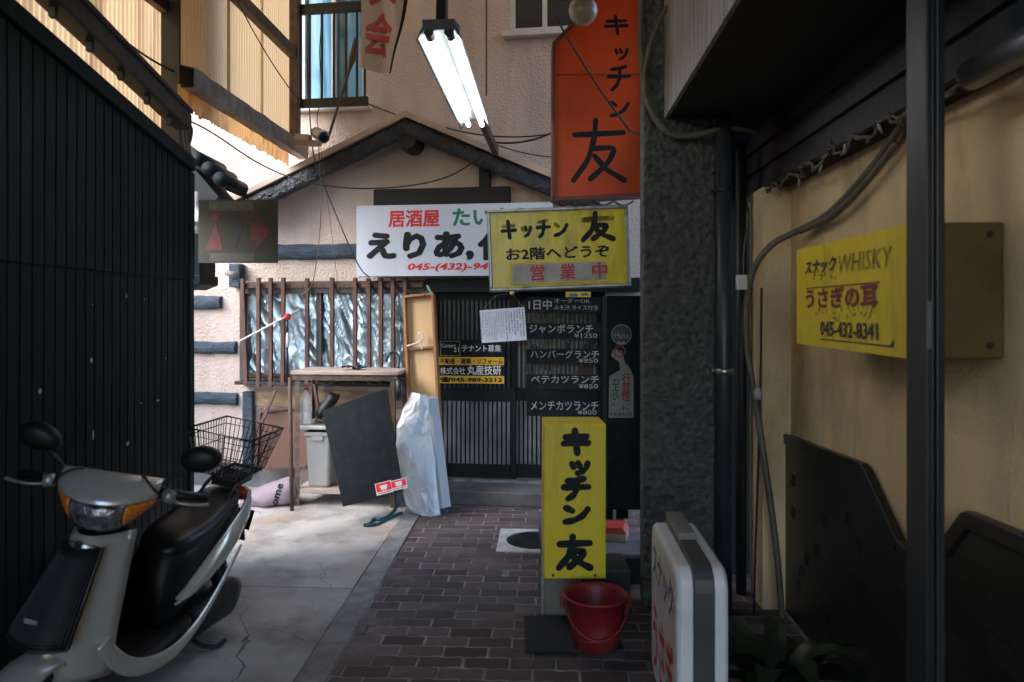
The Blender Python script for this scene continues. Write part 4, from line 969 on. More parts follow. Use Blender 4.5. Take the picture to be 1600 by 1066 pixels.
bm_ = tf.hit(645, 545, .04)[1]; mb.box(tf, -tw + .022, tw - .022, bm_ - .01, bm_ + .01, -.008, .03); mb.build('rim', m_boxwood, t, bevel=.003)
# white hanger on the tray
t = thing('clothes_hanger', 'white plastic clothes hanger hooked on the wooden tray', 'hanger', tf.p(.03, bm_, .05))
hp = [tf.hit(x, y, .06) for x, y in ((636, 541), (655, 536), (661, 530), (659, 522), (655, 520), (653, 527))]
mb = MB(); mb.tube(smoothpts([tf.p(*q_, .06) for q_ in hp], 2), .008, 7); mb.tube(smoothpts([tf.p(*tf.hit(x, y, .06), .06) for x, y in ((655, 536), (660, 540), (659, 546))], 2), .007, 7); mb.build('hook', m_whitepaint, t, smooth=True)
# clothes peg
mb = MB(); mb.bar(FP(667, 446, .3), FP(673, 457, .3), .02, .014); mb.bar(FP(668, 446, .315), FP(674, 458, .315), .02, .01)
tag(mb.build('clothes_peg', M('mint plastic', (.2, .45, .38), .5), bevel=.002), 'mint green clothes peg on the wire above the wooden tray', 'peg')
mb = MB(); mb.tube(smoothpts([FP(671, 452, .3), FP(662, 460, .25), FP(664, 466, .2)], 2), .004, 6); tag(mb.build('peg_wire', m_cable_w, smooth=True), 'short pale wire under the mint green clothes peg', 'wire')
# plastic wrapped board
t = thing('wrapped_board', 'tall board wrapped in milky plastic film leaning before the wooden tray', 'board', P(665, 805, 5.85))
def wrap(u, v):  # v up, u around front
    prof_ = [(0, 642, 612), (.12, 629, 640), (.3, 621, 668), (.5, 618, 702), (.75, 626, 757), (.9, 634, 790), (1, 644, 800)]
    profR = [(0, 668, 616), (.12, 671, 640), (.3, 674, 668), (.5, 678, 702), (.75, 683, 757), (.9, 687, 793), (1, 689, 808)]
    def ev(pr, k):
        for i in range(len(pr) - 1):
            if pr[i][0] <= k <= pr[i + 1][0]:
                f_ = (k - pr[i][0]) / (pr[i + 1][0] - pr[i][0]); return pr[i][1] + f_ * (pr[i + 1][1] - pr[i][1]), pr[i][2] + f_ * (pr[i + 1][2] - pr[i][2])
        return pr[-1][1:]
    k = 1 - v; xl, yl = ev(prof_, k); xr, yr = ev(profR, k)
    D = 6.02 - .2 * k; q_ = P(xl, yl, D).lerp(P(xr, yr, D), u)
    z_ = Vector((u * 2.2 + v * 1.5, v * 2.6, 2)); bulge = .05 * math.sin(math.pi * u) ** .5
    return q_ + Vector((.012 * noise.noise(Vector((v * 9, u * 2, 1))), 0, 0)) + Vector((0, -1, 0)) * (bulge + .05 * noise.noise(Vector((u * 1.2, v * 2.4, 2))) + .016 * noise.noise(Vector((u * 2.5 + v * 3, v * 7 - u * 2, 5))) + .005 * (1 - abs(noise.noise(Vector((u * 3 + v * 9, v * 4 - u * 6, 9))))) ** 6)
mb = MB(); mb.grid(wrap, 60, 120); mb.build('film', m_film, t, smooth=True)
mb = MB(); q0, q1, q2, q3 = P(638, 622, 6.04), P(672, 622, 6.0), P(692, 795, 5.82), P(642, 795, 5.84)
pts = [q0, q1, q2, q3]; mb.add(pts + [p + Vector((.06, .06, 0)) for p in pts], [(0, 1, 2, 3), (4, 5, 6, 7), (0, 1, 5, 4), (1, 2, 6, 5), (2, 3, 7, 6), (3, 0, 4, 7)]); mb.build('panel', M('pale grey panel', (.42, .45, .48), .6, var=.1), t, bevel=.005)
# hose
wire(smoothpts([P(628, 690, 6.1), P(627, 760, 5.9), P(625, 785, 5.75), G(612, 806) + Z * .012, G(596, 815) + Z * .012, G(584, 812) + Z * .012, G(578, 822) + Z * .012, G(568, 823) + Z * .012]), .013, 'teal garden hose trailing on the ground before the rack', m_hose, name='garden_hose')
wire(smoothpts([G(628, 803) + Z * .01, G(606, 812) + Z * .012, G(590, 822) + Z * .012, G(572, 824) + Z * .012]), .011, 'second loop of dark hose on the ground before the black board', m_hose, name='garden_hose')
mb = MB(); mb.tube(smoothpts([P(603, 566, 6.4), P(607, 552, 6.4), P(616, 548, 6.4), P(624, 556, 6.4), P(622, 575, 6.35)], 2), .011, 8); tag(mb.build('hose_loop', m_hose, smooth=True), 'blue black hose loop in front of the foil window right end', 'hose')
# cable tangle on rack
mb = MB(); rnd = random.Random(5)
pts = [RFf.p(RFf.hit(527 + i * 2.6, 574)[0], ztop + .012 + .02 * rnd.random(), -.15 + .1 * math.sin(i * 1.9)) for i in range(14)]
mb.tube(smoothpts(pts, 2), .007, 6); mb.bar(RFf.p(RFf.hit(545, 574)[0], ztop + .02, -.12), RFf.p(RFf.hit(556, 574)[0], ztop + .02, -.1), .03, .03)
tag(mb.build('cable_tangle', m_cable_b, smooth=True), 'small tangle of black cable lying on the rack top', 'cable')
# black rubber glove hanging by the rack
t = thing('hanging_glove', 'black rubber glove hanging at the right end of the rack', 'glove', P(624, 626, 6.0))
mb = MB(); mb.bar(P(615, 592, 6.0), P(632, 592, 6.0), .02, .02); mb.tube([P(622, 592, 6.0), P(624, 602, 5.98), P(623, 615, 5.97), P(622, 626, 5.97)], [.03, .032, .042, .022], 12); mb.tube([P(627, 600, 5.98), P(630, 612, 5.97), P(628, 622, 5.97)], [.015, .016, .01], 8); mb.build('cuff', m_rubber, t, smooth=True)
# brown plywood box panel leaning under window
pf = Fr(FP(398, 735, .22), FA.u + Vector((0, 0, .02)), Z + FA.n * -.15)
t = thing('plywood_panel', 'framed red brown plywood panel leaning under the window', 'panel', pf.p(0, 0, 0))
mb = MB(); wP = pf.hit(465, 700)[0]; hP = pf.hit(400, 640)[1]; mb.box(pf, .02, wP + .12, .02, hP - .0, -.012, 0); mb.build('board', m_brownply, t)
mb = MB(); mb.box(pf, 0, .03, 0, hP + .01, -.03, .025); mb.prism(pf, [(.03, hP - .03), (wP + .1, hP + .02), (wP + .1, hP + .05), (.03, hP)], -.03, .024); mb.prism(pf, [(.03, 0), (wP + .1, .03), (wP + .1, .06), (.03, .03)], -.03, .024); mb.build('frame', m_redwood, t, bevel=.003)
mb = MB(); mb.bar(FP(430, 610, .2), FP(408, 662, .26), .03, .018, FA.n); tag(mb.build('wooden_stick', m_redwood, bevel=.002), 'short brown stick leaning on the plywood panel', 'stick')
mb = MB(); mb.bar(FP(497, 632, .18), FP(530, 618, .18), .03, .03, FA.n); mb.bar(FP(491, 600, .2), FP(500, 655, .2), .025, .025, FA.n); tag(mb.build('wood_offcuts', m_redwood, bevel=.002), 'brown wood offcuts propped behind the black board', 'wood')
# sack with print
sk0 = G(418, 792)
t = thing('cloth_sack', 'pinkish white sack with black letters lying by the rack foot', 'sack', sk0)
def sackf(u, v):
    th_ = u * 2 * math.pi; ph_ = (v - .5) * math.pi
    cu = math.copysign(abs(math.cos(th_)) ** .8, math.cos(th_)); su = math.copysign(abs(math.sin(th_)) ** .8, math.sin(th_))
    x = .25 * cu * math.cos(ph_) ** .6; y = .15 * su * math.cos(ph_) ** .6; z = .09 * math.sin(ph_) + .085
    q_ = Vector((x * 5, y * 5, z * 5)); d = noise.noise(q_) * .03 + noise.noise(q_ * 2.3) * .015
    z = z * (1 + .55 * x / .25) + d
    return sk0 + Vector((x + d, y + .1 + d, max(z, .004)))
mb = MB(); mb.grid(sackf, 40, 20); mb.build('cloth', m_sack, t, smooth=True)
sf = Fr(sk0 + Vector((.0, -.1, .03)), (1, 0, .22), (0, .5, .85))
tl2 = text('ome', Fr((0, 0, 0), (1, 0, 0), (0, 1, 0)), 0, 1, 0, 1, m_black, t, bold=.03, rot=R_(78))
tl2.data.update()
tw_ = [v.co + WO[t] for v in tl2.data.vertices]
from mathutils.bvhtree import BVHTree
sob = [c for c in t.children if c.name.startswith('cloth')][0]
bvh = BVHTree.FromPolygons([v.co + WO[t] for v in sob.data.vertices], [tuple(p.vertices) for p in sob.data.polygons])
for v, q_ in zip(tl2.data.vertices, tw_):
    px = 428 + 13 * q_.x + (q_.y - .5) * 4; py = 790 - 34 * q_.y - 0 * q_.x
    d_ = Vector(((px - HX) / F, 1, -(py - HY) / F)); hit = bvh.ray_cast(Vector((0, 0, CAMH)), d_.normalized())
    pt = hit[0] if hit[0] is not None else P(px, py, sk0.y - .05)
    v.co = pt + Vector((0, -.004, .002)) - WO[t]

# manhole
mc = G(836, 845); 
t = thing('manhole_cover', 'round iron manhole cover in a pale concrete square', 'manhole', mc)
mb = MB(); k = 40; r_ = .2
sq = Fr(mc, RD, AD)
ring = [(r_ * math.cos(i * 6.28318 / k), r_ * math.sin(i * 6.28318 / k)) for i in range(k)]
def sqp(a):
    c_, s_ = math.cos(a), math.sin(a); m_ = max(abs(c_), abs(s_)); return (.255 * c_ / m_, .255 * s_ / m_)
outer = [sqp(i * 6.28318 / k) for i in range(k)]
mb.add([sq.p(*p, .006) for p in ring] + [sq.p(*p, .006) for p in outer] + [sq.p(*p, -.02) for p in ring] + [sq.p(*p, -.02) for p in outer], [(i, (i + 1) % k, k + (i + 1) % k, k + i) for i in range(k)] + [(i, (i + 1) % k, 2 * k + (i + 1) % k, 2 * k + i) for i in range(k)] + [(k + i, k + (i + 1) % k, 3 * k + (i + 1) % k, 3 * k + i) for i in range(k)])
mb.build('surround', M('white painted concrete', (.5, .5, .49), .8, var=.3, scale=12, dirt=(.2, .2, .2), damt=.6, dscale=6), t)
mb = MB(); mb.lathe(mc, [(.001, .002), (.17, .002), (.172, .008), (.19, .008), (.19, -.01)], 40)
for i in range(-6, 7):
    for j in range(-6, 7):
        if i * i + j * j < 36: mb.box(sq, i * .026 - .008, i * .026 + .008, j * .026 - .008, j * .026 + .008, .0, .006)
mb.build('cover', m_iron, t)

# ================================================================== right side
# pilaster and cream wall
W1 = RW(1.29)
cw = thing('cream_wall', 'cream stucco wall on the right with dark tiled lower part', 'wall', W1.p(-2.5, 0, 0))
sF = W1.hit(1236, 600)[0]
mb = MB(); mb.box(W1, sF, 4.2, 0, 2.3, -.15, 0); mb.box(W1, sF - .25, sF, 0, 2.258, -.15, .15); mb.build('plaster', m_cream, cw)
wp = [W1.hit(x, y, .03) for x, y in ((1222, 683), (1350, 735), (1405, 855), (1440, 890), (1475, 862), (1512, 812), (1600, 850))]
wp = [(max(wp[0][0], sF + .003), wp[0][1])] + wp[1:]
slab = wp + [(wp[-1][0] + .2, wp[-1][1] - .02), (1.2, wp[-1][1] - .1), (1.2, 0), (wp[0][0], 0)]
m_tileb = bpy.data.materials.new('black glazed wall tile'); m_tileb.use_nodes = True; n = m_tileb.node_tree; L = n.links.new; b = n.nodes['Principled BSDF']
uv = n.nodes.new('ShaderNodeUVMap'); br = n.nodes.new('ShaderNodeTexBrick'); br.inputs['Scale'].default_value = 1; br.inputs['Brick Width'].default_value = .2; br.inputs['Row Height'].default_value = .085; br.inputs['Mortar Size'].default_value = .004
br.inputs['Color1'].default_value = (.010, .0105, .0105, 1); br.inputs['Color2'].default_value = (.022, .022, .020, 1); br.inputs['Mortar'].default_value = (.008, .009, .009, 1)
L(uv.outputs[0], br.inputs['Vector']); L(br.outputs['Color'], b.inputs['Base Color']); b.inputs['Roughness'].default_value = .38
bp = n.nodes.new('ShaderNodeBump'); bp.inputs['Strength'].default_value = .8; bp.inputs['Distance'].default_value = .012; bp.invert = True; L(br.outputs['Fac'], bp.inputs['Height']); L(bp.outputs[0], b.inputs['Normal'])
mb = MB(); mb.prism(W1, slab, .002, .03); mb.build('tile_facing', m_tileb, cw, uvfr=W1)
mb = MB()
for i in range(len(wp) - 1): mb.bar(W1.p(*wp[i], .025), W1.p(*wp[i + 1], .025), .055, .035, W1.n)
mb.bar(W1.p(*wp[-1], .025), W1.p(wp[-1][0] + .3, wp[-1][1] - .03, .025), .055, .035, W1.n)
mb.build('tile_coping', M('dark brown glazed coping', (.014, .012, .011), .35, var=.3), cw, bevel=.006)
mb = MB(); rnd = random.Random(11)
for i in range(46):
    s_ = rnd.uniform(wp[0][0] + .05, .1); row = rnd.randrange(1, 9); t_ = row * .085
    lim = 0.9 if s_ < wp[1][0] else (.45)
    if t_ > lim - .1: continue
    for k in range(3): mb.prism(W1, [(s_ + k * .022, t_ + .012), (s_ + .008 + k * .022, t_ + .012), (s_ + .024 + k * .022, t_ + .072), (s_ + .016 + k * .022, t_ + .072)], .0302, .034)
mb.build('tile_ridges', M('dark ridge tile', (.018, .018, .017), .4, var=.3), cw)
# dark recess and column
rc = thing('stucco_column', 'rough dark brown stucco column between the alley and the recess', 'column', P(1064, 1000, 4.0))
CF = FRONT(4.0); xa, xb = rx(1006, 4.0), rx(1119, 4.0)
mb = MB(); mb.box(CF, xa, xb, 0, 4.5, -.13, 0); mb.build('shaft', m_column, rc, bevel=.012)
mb = MB(); mb.prism(Fr((0, 0, 0), (0, 1, 0)), [(4.5, 0), (4.6, 0), (4.6, 2.76), (4.06, 2.76), (4.06, 2.68), (4.5, 2.68)], rx(1080, 4.5), rx(1300, 4.5)); o = mb.build('recess_wall', m_darkwall); tag(o, 'black back wall of the narrow recess behind the downpipe', 'wall')  # overhead lip added to keep sky light out of the recess
# downpipe
dp = thing('downpipe', 'dark grey plastic downpipe beside the stucco column', 'pipe', P(1131, 1000, 3.9))
mb = MB(); mb.tube([(rx(1131, 3.92), 3.92, 0), (rx(1131, 3.92), 3.92, 2.62)], .043, 18); mb.build('pipe', M('dark grey pvc', (.03, .036, .04), .4, var=.2), dp, smooth=True)
for y_ in (297, 580):
    c = P(1131, y_, 3.92); mb = MB(); mb.lathe(c, [(.044, -.014), (.049, -.012), (.049, .012), (.044, .014)], 18); mb.bar(c + Vector((-.06, .02, 0)), c + Vector((.06, .05, 0)), .01, .018); mb.build('clamp', m_steel if y_ == 580 else m_blackmetal, dp, smooth=True)
mb = MB(); mb.tube([(rx(1158, 4.2), 4.2, 0), (rx(1158, 4.2), 4.2, 2.5)], .03, 12); tag(mb.build('drain_pipe', m_blackmetal, smooth=True), 'thin black pipe in the recess right of the grey downpipe', 'pipe')
# upper floor overhang
ov = thing('upper_overhang', 'black underside of the projecting upper floor with grey stained side', 'building', RD * .9 + AD * 2 + Z * 2.63)
OV = RW(.62)
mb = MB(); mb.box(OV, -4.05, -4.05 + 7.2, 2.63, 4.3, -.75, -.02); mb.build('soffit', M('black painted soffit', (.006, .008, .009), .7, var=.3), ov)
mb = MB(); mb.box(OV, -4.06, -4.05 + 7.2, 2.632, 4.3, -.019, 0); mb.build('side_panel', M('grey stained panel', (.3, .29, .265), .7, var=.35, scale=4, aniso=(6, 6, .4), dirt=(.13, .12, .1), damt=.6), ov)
mb = MB(); mb.box(OV, -4.09, -4.065, 2.6, 4.3, -.1, .01); mb.build('edge_trim', m_blackmetal, ov)
# lap siding fascia above cream wall
WS = RW(1.2)
fs_ = thing('eave_siding', 'dark lapped siding boards under the overhang above the cream wall', 'siding', WS.p(-2, 2.3, 0))
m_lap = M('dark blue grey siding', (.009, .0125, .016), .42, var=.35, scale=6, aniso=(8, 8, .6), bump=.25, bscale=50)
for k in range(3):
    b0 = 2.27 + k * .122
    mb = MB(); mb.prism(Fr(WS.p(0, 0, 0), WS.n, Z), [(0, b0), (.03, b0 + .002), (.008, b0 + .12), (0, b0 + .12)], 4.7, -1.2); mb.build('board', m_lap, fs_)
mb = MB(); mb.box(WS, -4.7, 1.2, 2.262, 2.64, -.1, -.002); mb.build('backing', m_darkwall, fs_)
# tube added to carry the skylight gleam seen on the siding
mb = MB(); mb.tube([RW(1.13).p(s_, 2.13 + .1, 0) for s_ in (-2.05, -1.7, -1.2, -.3)], .04, 18); tag(mb.build('sheen_tube', M('galvanised duct', (.25, .27, .29), .35, metal=.8, var=.2), smooth=True), 'grey galvanised duct standing in for skylight gleam at the upper right', 'sheen tube')
# fairy lights
t = thing('fairy_lights', 'tangled dark fairy light garland along the eave edge', 'light string', WS.p(-3, 2.25, .05))
mb = MB(); rnd = random.Random(2)
pts = []
for i in range(160):
    s_ = -4.5 + 3.6 * i / 159; pts.append(WS.p(s_, 2.245 + .03 * noise.noise(Vector((i * .35, 0, 0))) + .018 * math.sin(i * .55), .035 + .03 * noise.noise(Vector((i * .4, 4, 0)))))
mb.tube(pts, .006, 5)
pts2 = [p + Vector((.012 * noise.noise(Vector((i * .5, 7, 1))), .02, .03 * noise.noise(Vector((i * .5, 9, 1))))) for i, p in enumerate(pts)]
mb.tube(pts2, .005, 5); mb.build('wire', m_cable_w, t, smooth=True)
mb = MB()
for i in range(0, 160):
    p = pts[i]
    for k in range(3):
        d_ = Vector((rnd.uniform(-1, 1), rnd.uniform(-1, 1), rnd.uniform(-1, 1))).normalized() * rnd.uniform(.02, .05); sd_ = d_.cross(Z).normalized() * .004
        mb.add([p - sd_, p + sd_, p + d_], [(0, 1, 2)])
mb.build('tinsel', m_cable_b, t)
for i in range(4, 158, 13):
    p = pts[i] + Vector((rnd.uniform(-.02, .0), 0, -.01)); d_ = Vector((rnd.uniform(-.5, .5), rnd.uniform(-.5, .5), -1)).normalized()
    mb = MB(); mb.tube([p, p + d_ * .02, p + d_ * .04], [.004, .0055, .0025], 6); mb.build('bulb', m_bin, t, smooth=True)

# yellow snack sign on the right wall
YW = RW(1.03); s0 = YW.hit(1245, 460)[0]; s1 = YW.hit(1425, 460)[0] + .0
t = thing('snack_sign', 'yellow box sign with peeling navy and maroon lettering on the cream wall', 'sign', YW.p((s0 + s1) / 2, 1.46, 0))
mb = MB(); mb.box(YW, s0, s1, 1.462, 1.85, -.255, -.004); mb.build('box', M('dark olive side', (.075, .054, .008), .5, var=.3, scale=5, dirt=(.035, .027, .008), damt=.6), t, bevel=.006)  # box sides coloured a darker olive than the yellow face
mb = MB(); mb.box(YW, s0 - .001, s1 + .001, 1.461, 1.851, -.0035, 0); mb.build('face', m_yellow2, t)
for b_ in (1.5, 1.815):
    mb = MB(); mb.tube([YW.p(s1, b_, -.215), YW.p(s1 + .006, b_, -.215)], .01, 10); mb.build('screw', m_blackmetal, t)
m_navy = M('navy lettering', (.01, .02, .055), .45, var=.3, scale=20); m_maroon = M('maroon lettering', (.24, .02, .04), .45, var=.25, scale=20)
def pk(body, x0, yt0, yb0, x1, yt1, yb1, mat, **k):
    a0, t0_ = YW.hit(x0, yt0); _, b0_ = YW.hit(x0, yb0); a1, t1_ = YW.hit(x1, yt1); _, b1_ = YW.hit(x1, yb1)
    text(body, YW, a0, a1, (b0_ + b1_) / 2, (t0_ + t1_) / 2, mat, t, h=.003, **k)
pk('スナック', 1259, 408, 430, 1308, 400, 424, m_navy, bold=.03, slant=.12)
m_peel = M('peeled lettering', (.3, .24, .03), .5, var=.7, scale=90)
pk('WHISKY', 1311, 402, 428, 1396, 380, 416, m_peel, bold=.0, slant=.15)
pk('うさぎの耳', 1260, 453, 485, 1373, 440, 479, m_maroon, bold=.035)
pk('045-432-8341', 1283, 506, 527, 1373, 500, 529, m_navy, bold=.02)
a0, b_ = YW.hit(1261, 450); a1, _ = YW.hit(1375, 434)
mb = MB(); mb.box(YW, a0, a1, b_ - .004, b_, .0005, .003); mb.build('rule_line', m_maroon, t)
a0, b_ = YW.hit(1283, 529); a1, _ = YW.hit(1397, 531)
mb = MB(); mb.box(YW, a0, a1, b_ - .004, b_, .0005, .003); mb.prism(YW, [(a1 - .02, b_), (a1, b_), (a1, b_ + .02)], .0005, .003); mb.build('rule_line', m_navy, t)
mb = MB(); rnd = random.Random(9)
for i in range(60):
    x = rnd.choice((rnd.uniform(1270, 1310), rnd.uniform(1275, 1370))); y = rnd.gauss(432, 5) if x < 1305 and rnd.random() < .5 else rnd.gauss(492, 6)
    a_, b_ = YW.hit(x, y); w_ = rnd.uniform(.002, .008); mb.prism(YW, [(a_, b_), (a_ + w_, b_ + rnd.uniform(0, .004)), (a_ + w_ * .4, b_ + rnd.uniform(.004, .014))], .0005, .0022)
mb.build('peeled_flakes', m_peel, t)
# steel post in front
DP = 1.95; PF = FRONT(DP)
t = thing('steel_post', 'slim dark steel post standing in front of the yellow snack sign', 'post', P(1453, 1400, DP))
xa, xb = rx(1447, DP), rx(1487, DP)
mb = MB(); prof = [(xa, 0), (xa + .016, 0), (xa + .016, -.012), (xa + .026, -.012), (xa + .026, .004), (xa + .048, .004), (xa + .048, -.03), (xb, -.03), (xb, -.1), (xa, -.1)]
mb.loft([[PF.p(a, z_, h) for a, h in prof] for z_ in (0, 3.4)]); mb.build('channel', M('dark grey steel', (.009, .012, .0135), .45, var=.25, scale=8, aniso=(3, 3, .4), dirt=(.06, .055, .05), damt=.5), t, bevel=.003)
a0, b1 = PF.hit(1449, 470); a1, b0 = PF.hit(1455, 545); mb = MB(); mb.box(PF, a0, a1, b0, b1, .0005, .001); mb.build('sticker', M('grey sticker', (.11, .11, .11), .6, var=.3, scale=30), t)

# cables on the right
tag_c = [
 ([P(1002, -30, 4.0), P(1000, 90, 3.95), P(1010, 150, 3.93), P(1024, 190, 3.93), P(1050, 215, 3.93), P(1090, 212, 3.93), P(1130, 200, 3.9), P(1165, 203, 3.9), P(1182, 208, 3.92)], .016, 'thick grey cable looping below the grey stained overhang side'),
 ([P(1062, -20, 3.9), P(1030, 30, 3.9), P(1012, 80, 3.9), P(1003, 130, 3.92), P(1015, 175, 3.92), P(1046, 210, 3.92)], .013, 'grey cable curving down from the overhang corner to join the loop'),
 ([W1.p(*W1.hit(1412, 190, .04), .04), W1.p(*W1.hit(1380, 240, .03), .03), W1.p(*W1.hit(1330, 300, .03), .03), W1.p(*W1.hit(1290, 340, .03), .03), P(1245, 362, 3.7), P(1205, 380, 3.75), P(1175, 420, 3.8), P(1166, 470, 3.85), P(1164, 530, 3.85), P(1176, 600, 3.85), P(1190, 690, 3.8), P(1205, 790, 3.8), P(1216, 880, 3.8), P(1222, 968, 3.8)], .016, 'long beige cable running down the cream wall and its corner'),
 ([W1.p(*W1.hit(1400, 225, .05), .05), W1.p(*W1.hit(1350, 290, .05), .05), W1.p(*W1.hit(1300, 340, .05), .05), P(1250, 362, 3.65)], .014, 'second beige cable beside the long one above the snack sign'),
 ([P(1168, 332, 3.85), P(1167, 360, 3.85), P(1161, 400, 3.85), P(1162, 432, 3.85)], .004, 'thin white wire hanging to the white box on the cable'),
 ([P(1190, 450, 3.86), P(1189, 560, 3.86), P(1186, 700, 3.86), P(1180, 860, 3.86), P(1178, 962, 3.86)], .006, 'thin dark wire along the edge of the cream wall corner'),
]
for pts, r_, lab in tag_c: wire(smoothpts(pts), r_, lab, m_cable_w if r_ != .006 else m_cable_b)
mb = MB(); mb.box(FRONT(3.8), rx(1149, 3.8), rx(1165, 3.8), P(0, 453, 3.8).z, P(0, 430, 3.8).z, 0, .03); o = mb.build('switch_box', m_whitepaint, bevel=.004); tag(o, 'small white plastic box clipped to the beige cable', 'box')
mb = MB(); mb.lathe(P(1184, 614, 3.78), [(.02, -.035), (.024, -.01), (.016, .02), (.008, .03)], 12); tag(mb.build('cable_clip', m_bin, smooth=True), 'small grey clip on the beige cable near the cream corner', 'clip')

# black cabinet panel with sticker
BK = FRONT(4.9)
bx = thing('black_cabinet', 'tall black cabinet panel left of the stucco column', 'cabinet', P(975, 800, 4.9))
xa, xb = rx(948, 4.9), rx(1004, 4.9)
mb = MB(); mb.box(BK, xa, xb, P(0, 797, 4.9).z, P(0, 462, 4.9).z, -.25, 0); mb.build('body', m_blackboard, bx, bevel=.005)
st = thing('no_smoking_poster', 'torn white no smoking poster with red lettering on the black cabinet', 'poster', P(972, 652, 4.895))
m_paper = M('torn poster paper', (.3, .28, .24), .8, var=.15, dirt=(.15, .14, .12), damt=.4)
k = lambda x, y: BK.hit(x, y, .004)
mb = MB(); mb.prism(BK, [k(951, 653), k(990, 653), k(990, 590), k(984, 575), k(976, 566), k(972, 548), k(958, 546), k(955, 556), k(968, 567), k(969, 578), k(952, 588)], .001, .004); mb.build('sheet', m_paper, st)
m_dred = M('dark red print', (.28, .03, .03), .6, var=.2)
def kt(body, x0, y0, x1, y1, mat, par, **q_):
    a0, b1 = k(x0, y0); a1, b0 = k(x1, y1); text(body, BK, a0, a1, b0, b1, mat, par, h=.0052, **q_)
kt('行禁煙', 972, 583, 985, 628, m_dred, st, vertical=True, bold=.02); kt('に', 973, 631, 984, 640, m_black, st)
kt('力下さい。', 956, 591, 967, 634, m_black, st, vertical=True, bold=.01); kt('六角橋商店街', 953, 645, 988, 650, m_black, st)
c_ = k(968, 549); mb = MB(); rr_ = .036
ri = [BK.p(c_[0] + rr_ * math.cos(i * .3927), c_[1] + rr_ * math.sin(i * .3927), .0055) for i in range(16)]
mb.tube(ri, .005, 6, closed=True); mb.bar(BK.p(c_[0] - .025, c_[1] + .025, .0055), BK.p(c_[0] + .025, c_[1] - .025, .0055), .008, .003, BK.n); mb.build('no_smoking_ring', m_dred, st)
st = thing('round_sticker', 'dark round sticker with pale lettering above the torn poster', 'sticker', P(971, 540, 4.895))
c_ = k(971, 523); mb = MB(); mb.prism(BK, [(c_[0] + .07 * math.cos(i * .2618), c_[1] + .07 * math.sin(i * .2618)) for i in range(24)], .001, .003); mb.build('disc', M('dark sticker', (.04, .045, .05), .5, var=.2), st)
mb = MB(); mb.tube([BK.p(c_[0] + .064 * math.cos(i * .2618), c_[1] + .064 * math.sin(i * .2618), .003) for i in range(24)], .003, 5, closed=True); mb.build('rim', m_chalk, st)
kt('Hana', 960, 519, 982, 529, m_chalk, st)
kt2 = MB(); a0, b0 = k(962, 538); kt2.prism(BK, [(a0, b0), (a0 + .07, b0), (a0 + .055, b0 + .018), (a0 + .035, b0 + .012), (a0 + .02, b0 + .022)], .003, .0045); kt2.build('mark', m_chalk, st)
# ledge with red box under the cabinet
lg = thing('low_ledge', 'low grey counter ledge under the black cabinet', 'ledge', P(950, 960, 4.35))
mb = MB(); mb.box(FRONT(4.35), rx(850, 4.35), rx(1003, 4.35), 0, .15, -.9, 0); mb.build('base', m_darkwall, lg); mb = MB(); mb.box(FRONT(4.35), rx(848, 4.35), rx(1004, 4.35), .151, .175, -.9, .02); mb.build('top', m_concgray, lg, bevel=.004)
rbx = thing('red_box', 'red and cream cardboard box on the low ledge behind the standing sign', 'box', P(960, 852, 4.55))
rf = Fr((rx(938, 4.6), 4.6, .175), (1, -.25, 0)); mb = MB(); mb.box(rf, 0, .16, 0, .045, -.16, 0); mb.build('body', M('cream card', (.42, .32, .22), .7, var=.15), rbx, bevel=.003); mb = MB(); mb.prism(rf, [(-.002, .046), (.162, .046), (.14, .085), (.02, .08)], -.165, .002); mb.build('lid', M('red card', (.5, .05, .03), .6, var=.15), rbx)
wf = thing('white_frame_case', 'white framed glass case standing behind the standing sign', 'case', P(960, 835, 5.0))
ff_ = FRONT(5.05); mb = MB()
for x_, w_ in ((942, .02), (958, .02), (982, .03)): mb.box(ff_, rx(x_, 5.05), rx(x_, 5.05) + w_, .176, .24 + .12, -.02, 0)
mb.box(ff_, rx(942, 5.05), rx(986, 5.05), .361, .375, -.02, .001); mb.build('frame', m_whitepaint, wf); mb = MB(); mb.box(ff_, rx(943, 5.05), rx(984, 5.05), .177, .36, -.03, -.021); mb.build('pane', m_darkglass, wf)

# standing yellow sign
DS = 3.75; SF = FRONT(DS)
t = thing('standing_sign', 'tall yellow standing box sign with big black vertical lettering', 'sign', P(898, 930, DS))
xa, xb = rx(850, DS), rx(947, DS); zb, zt = P(0, 905, DS).z, P(0, 664, DS).z
mb = MB(); mb.prism(Fr((0, 0, 0), (0, 1, 0)), [(DS, zb), (DS, zt), (DS + .02, zt + .004), (DS + .29, zt - .002), (DS + .3, zt - .01), (DS + .3, zb)], xa, xb); mb.build('box', m_yellow2, t, bevel=.006)
tomo(SF, t, [('キ', 875, 670, 925, 711, .0165), ('ッ', 887, 713, 925, 742, .0155), ('チ', 875, 745, 925, 782, .0165), ('ン', 877, 786, 925, 820, .0165), ('友', 868, 836, 928, 891, .0175)])
xs = [(rx(864, DS), zb + .02), (rx(930, DS), zb + .02)]
for a_, b_ in xs: mb = MB(); mb.tube([SF.p(a_, b_, 0), SF.p(a_, b_, .004)], .007, 8); mb.build('screw', m_rust, t)
mb = MB(); mb.box(FRONT(3.86), rx(850, 3.86), rx(908, 3.86), .0, zb - .001, -.3, 0); mb.build('pedestal', M('weathered beige panel', (.2, .18, .13), .6, var=.4, scale=6, dirt=(.07, .06, .05), damt=.6), t, bevel=.004)
mb = MB(); mb.box(FRONT(3.86), rx(846, 3.86), rx(850, 3.86) - .001, 0, zb + .12, -.02, .005); mb.build('edge_strip', m_alu, t)
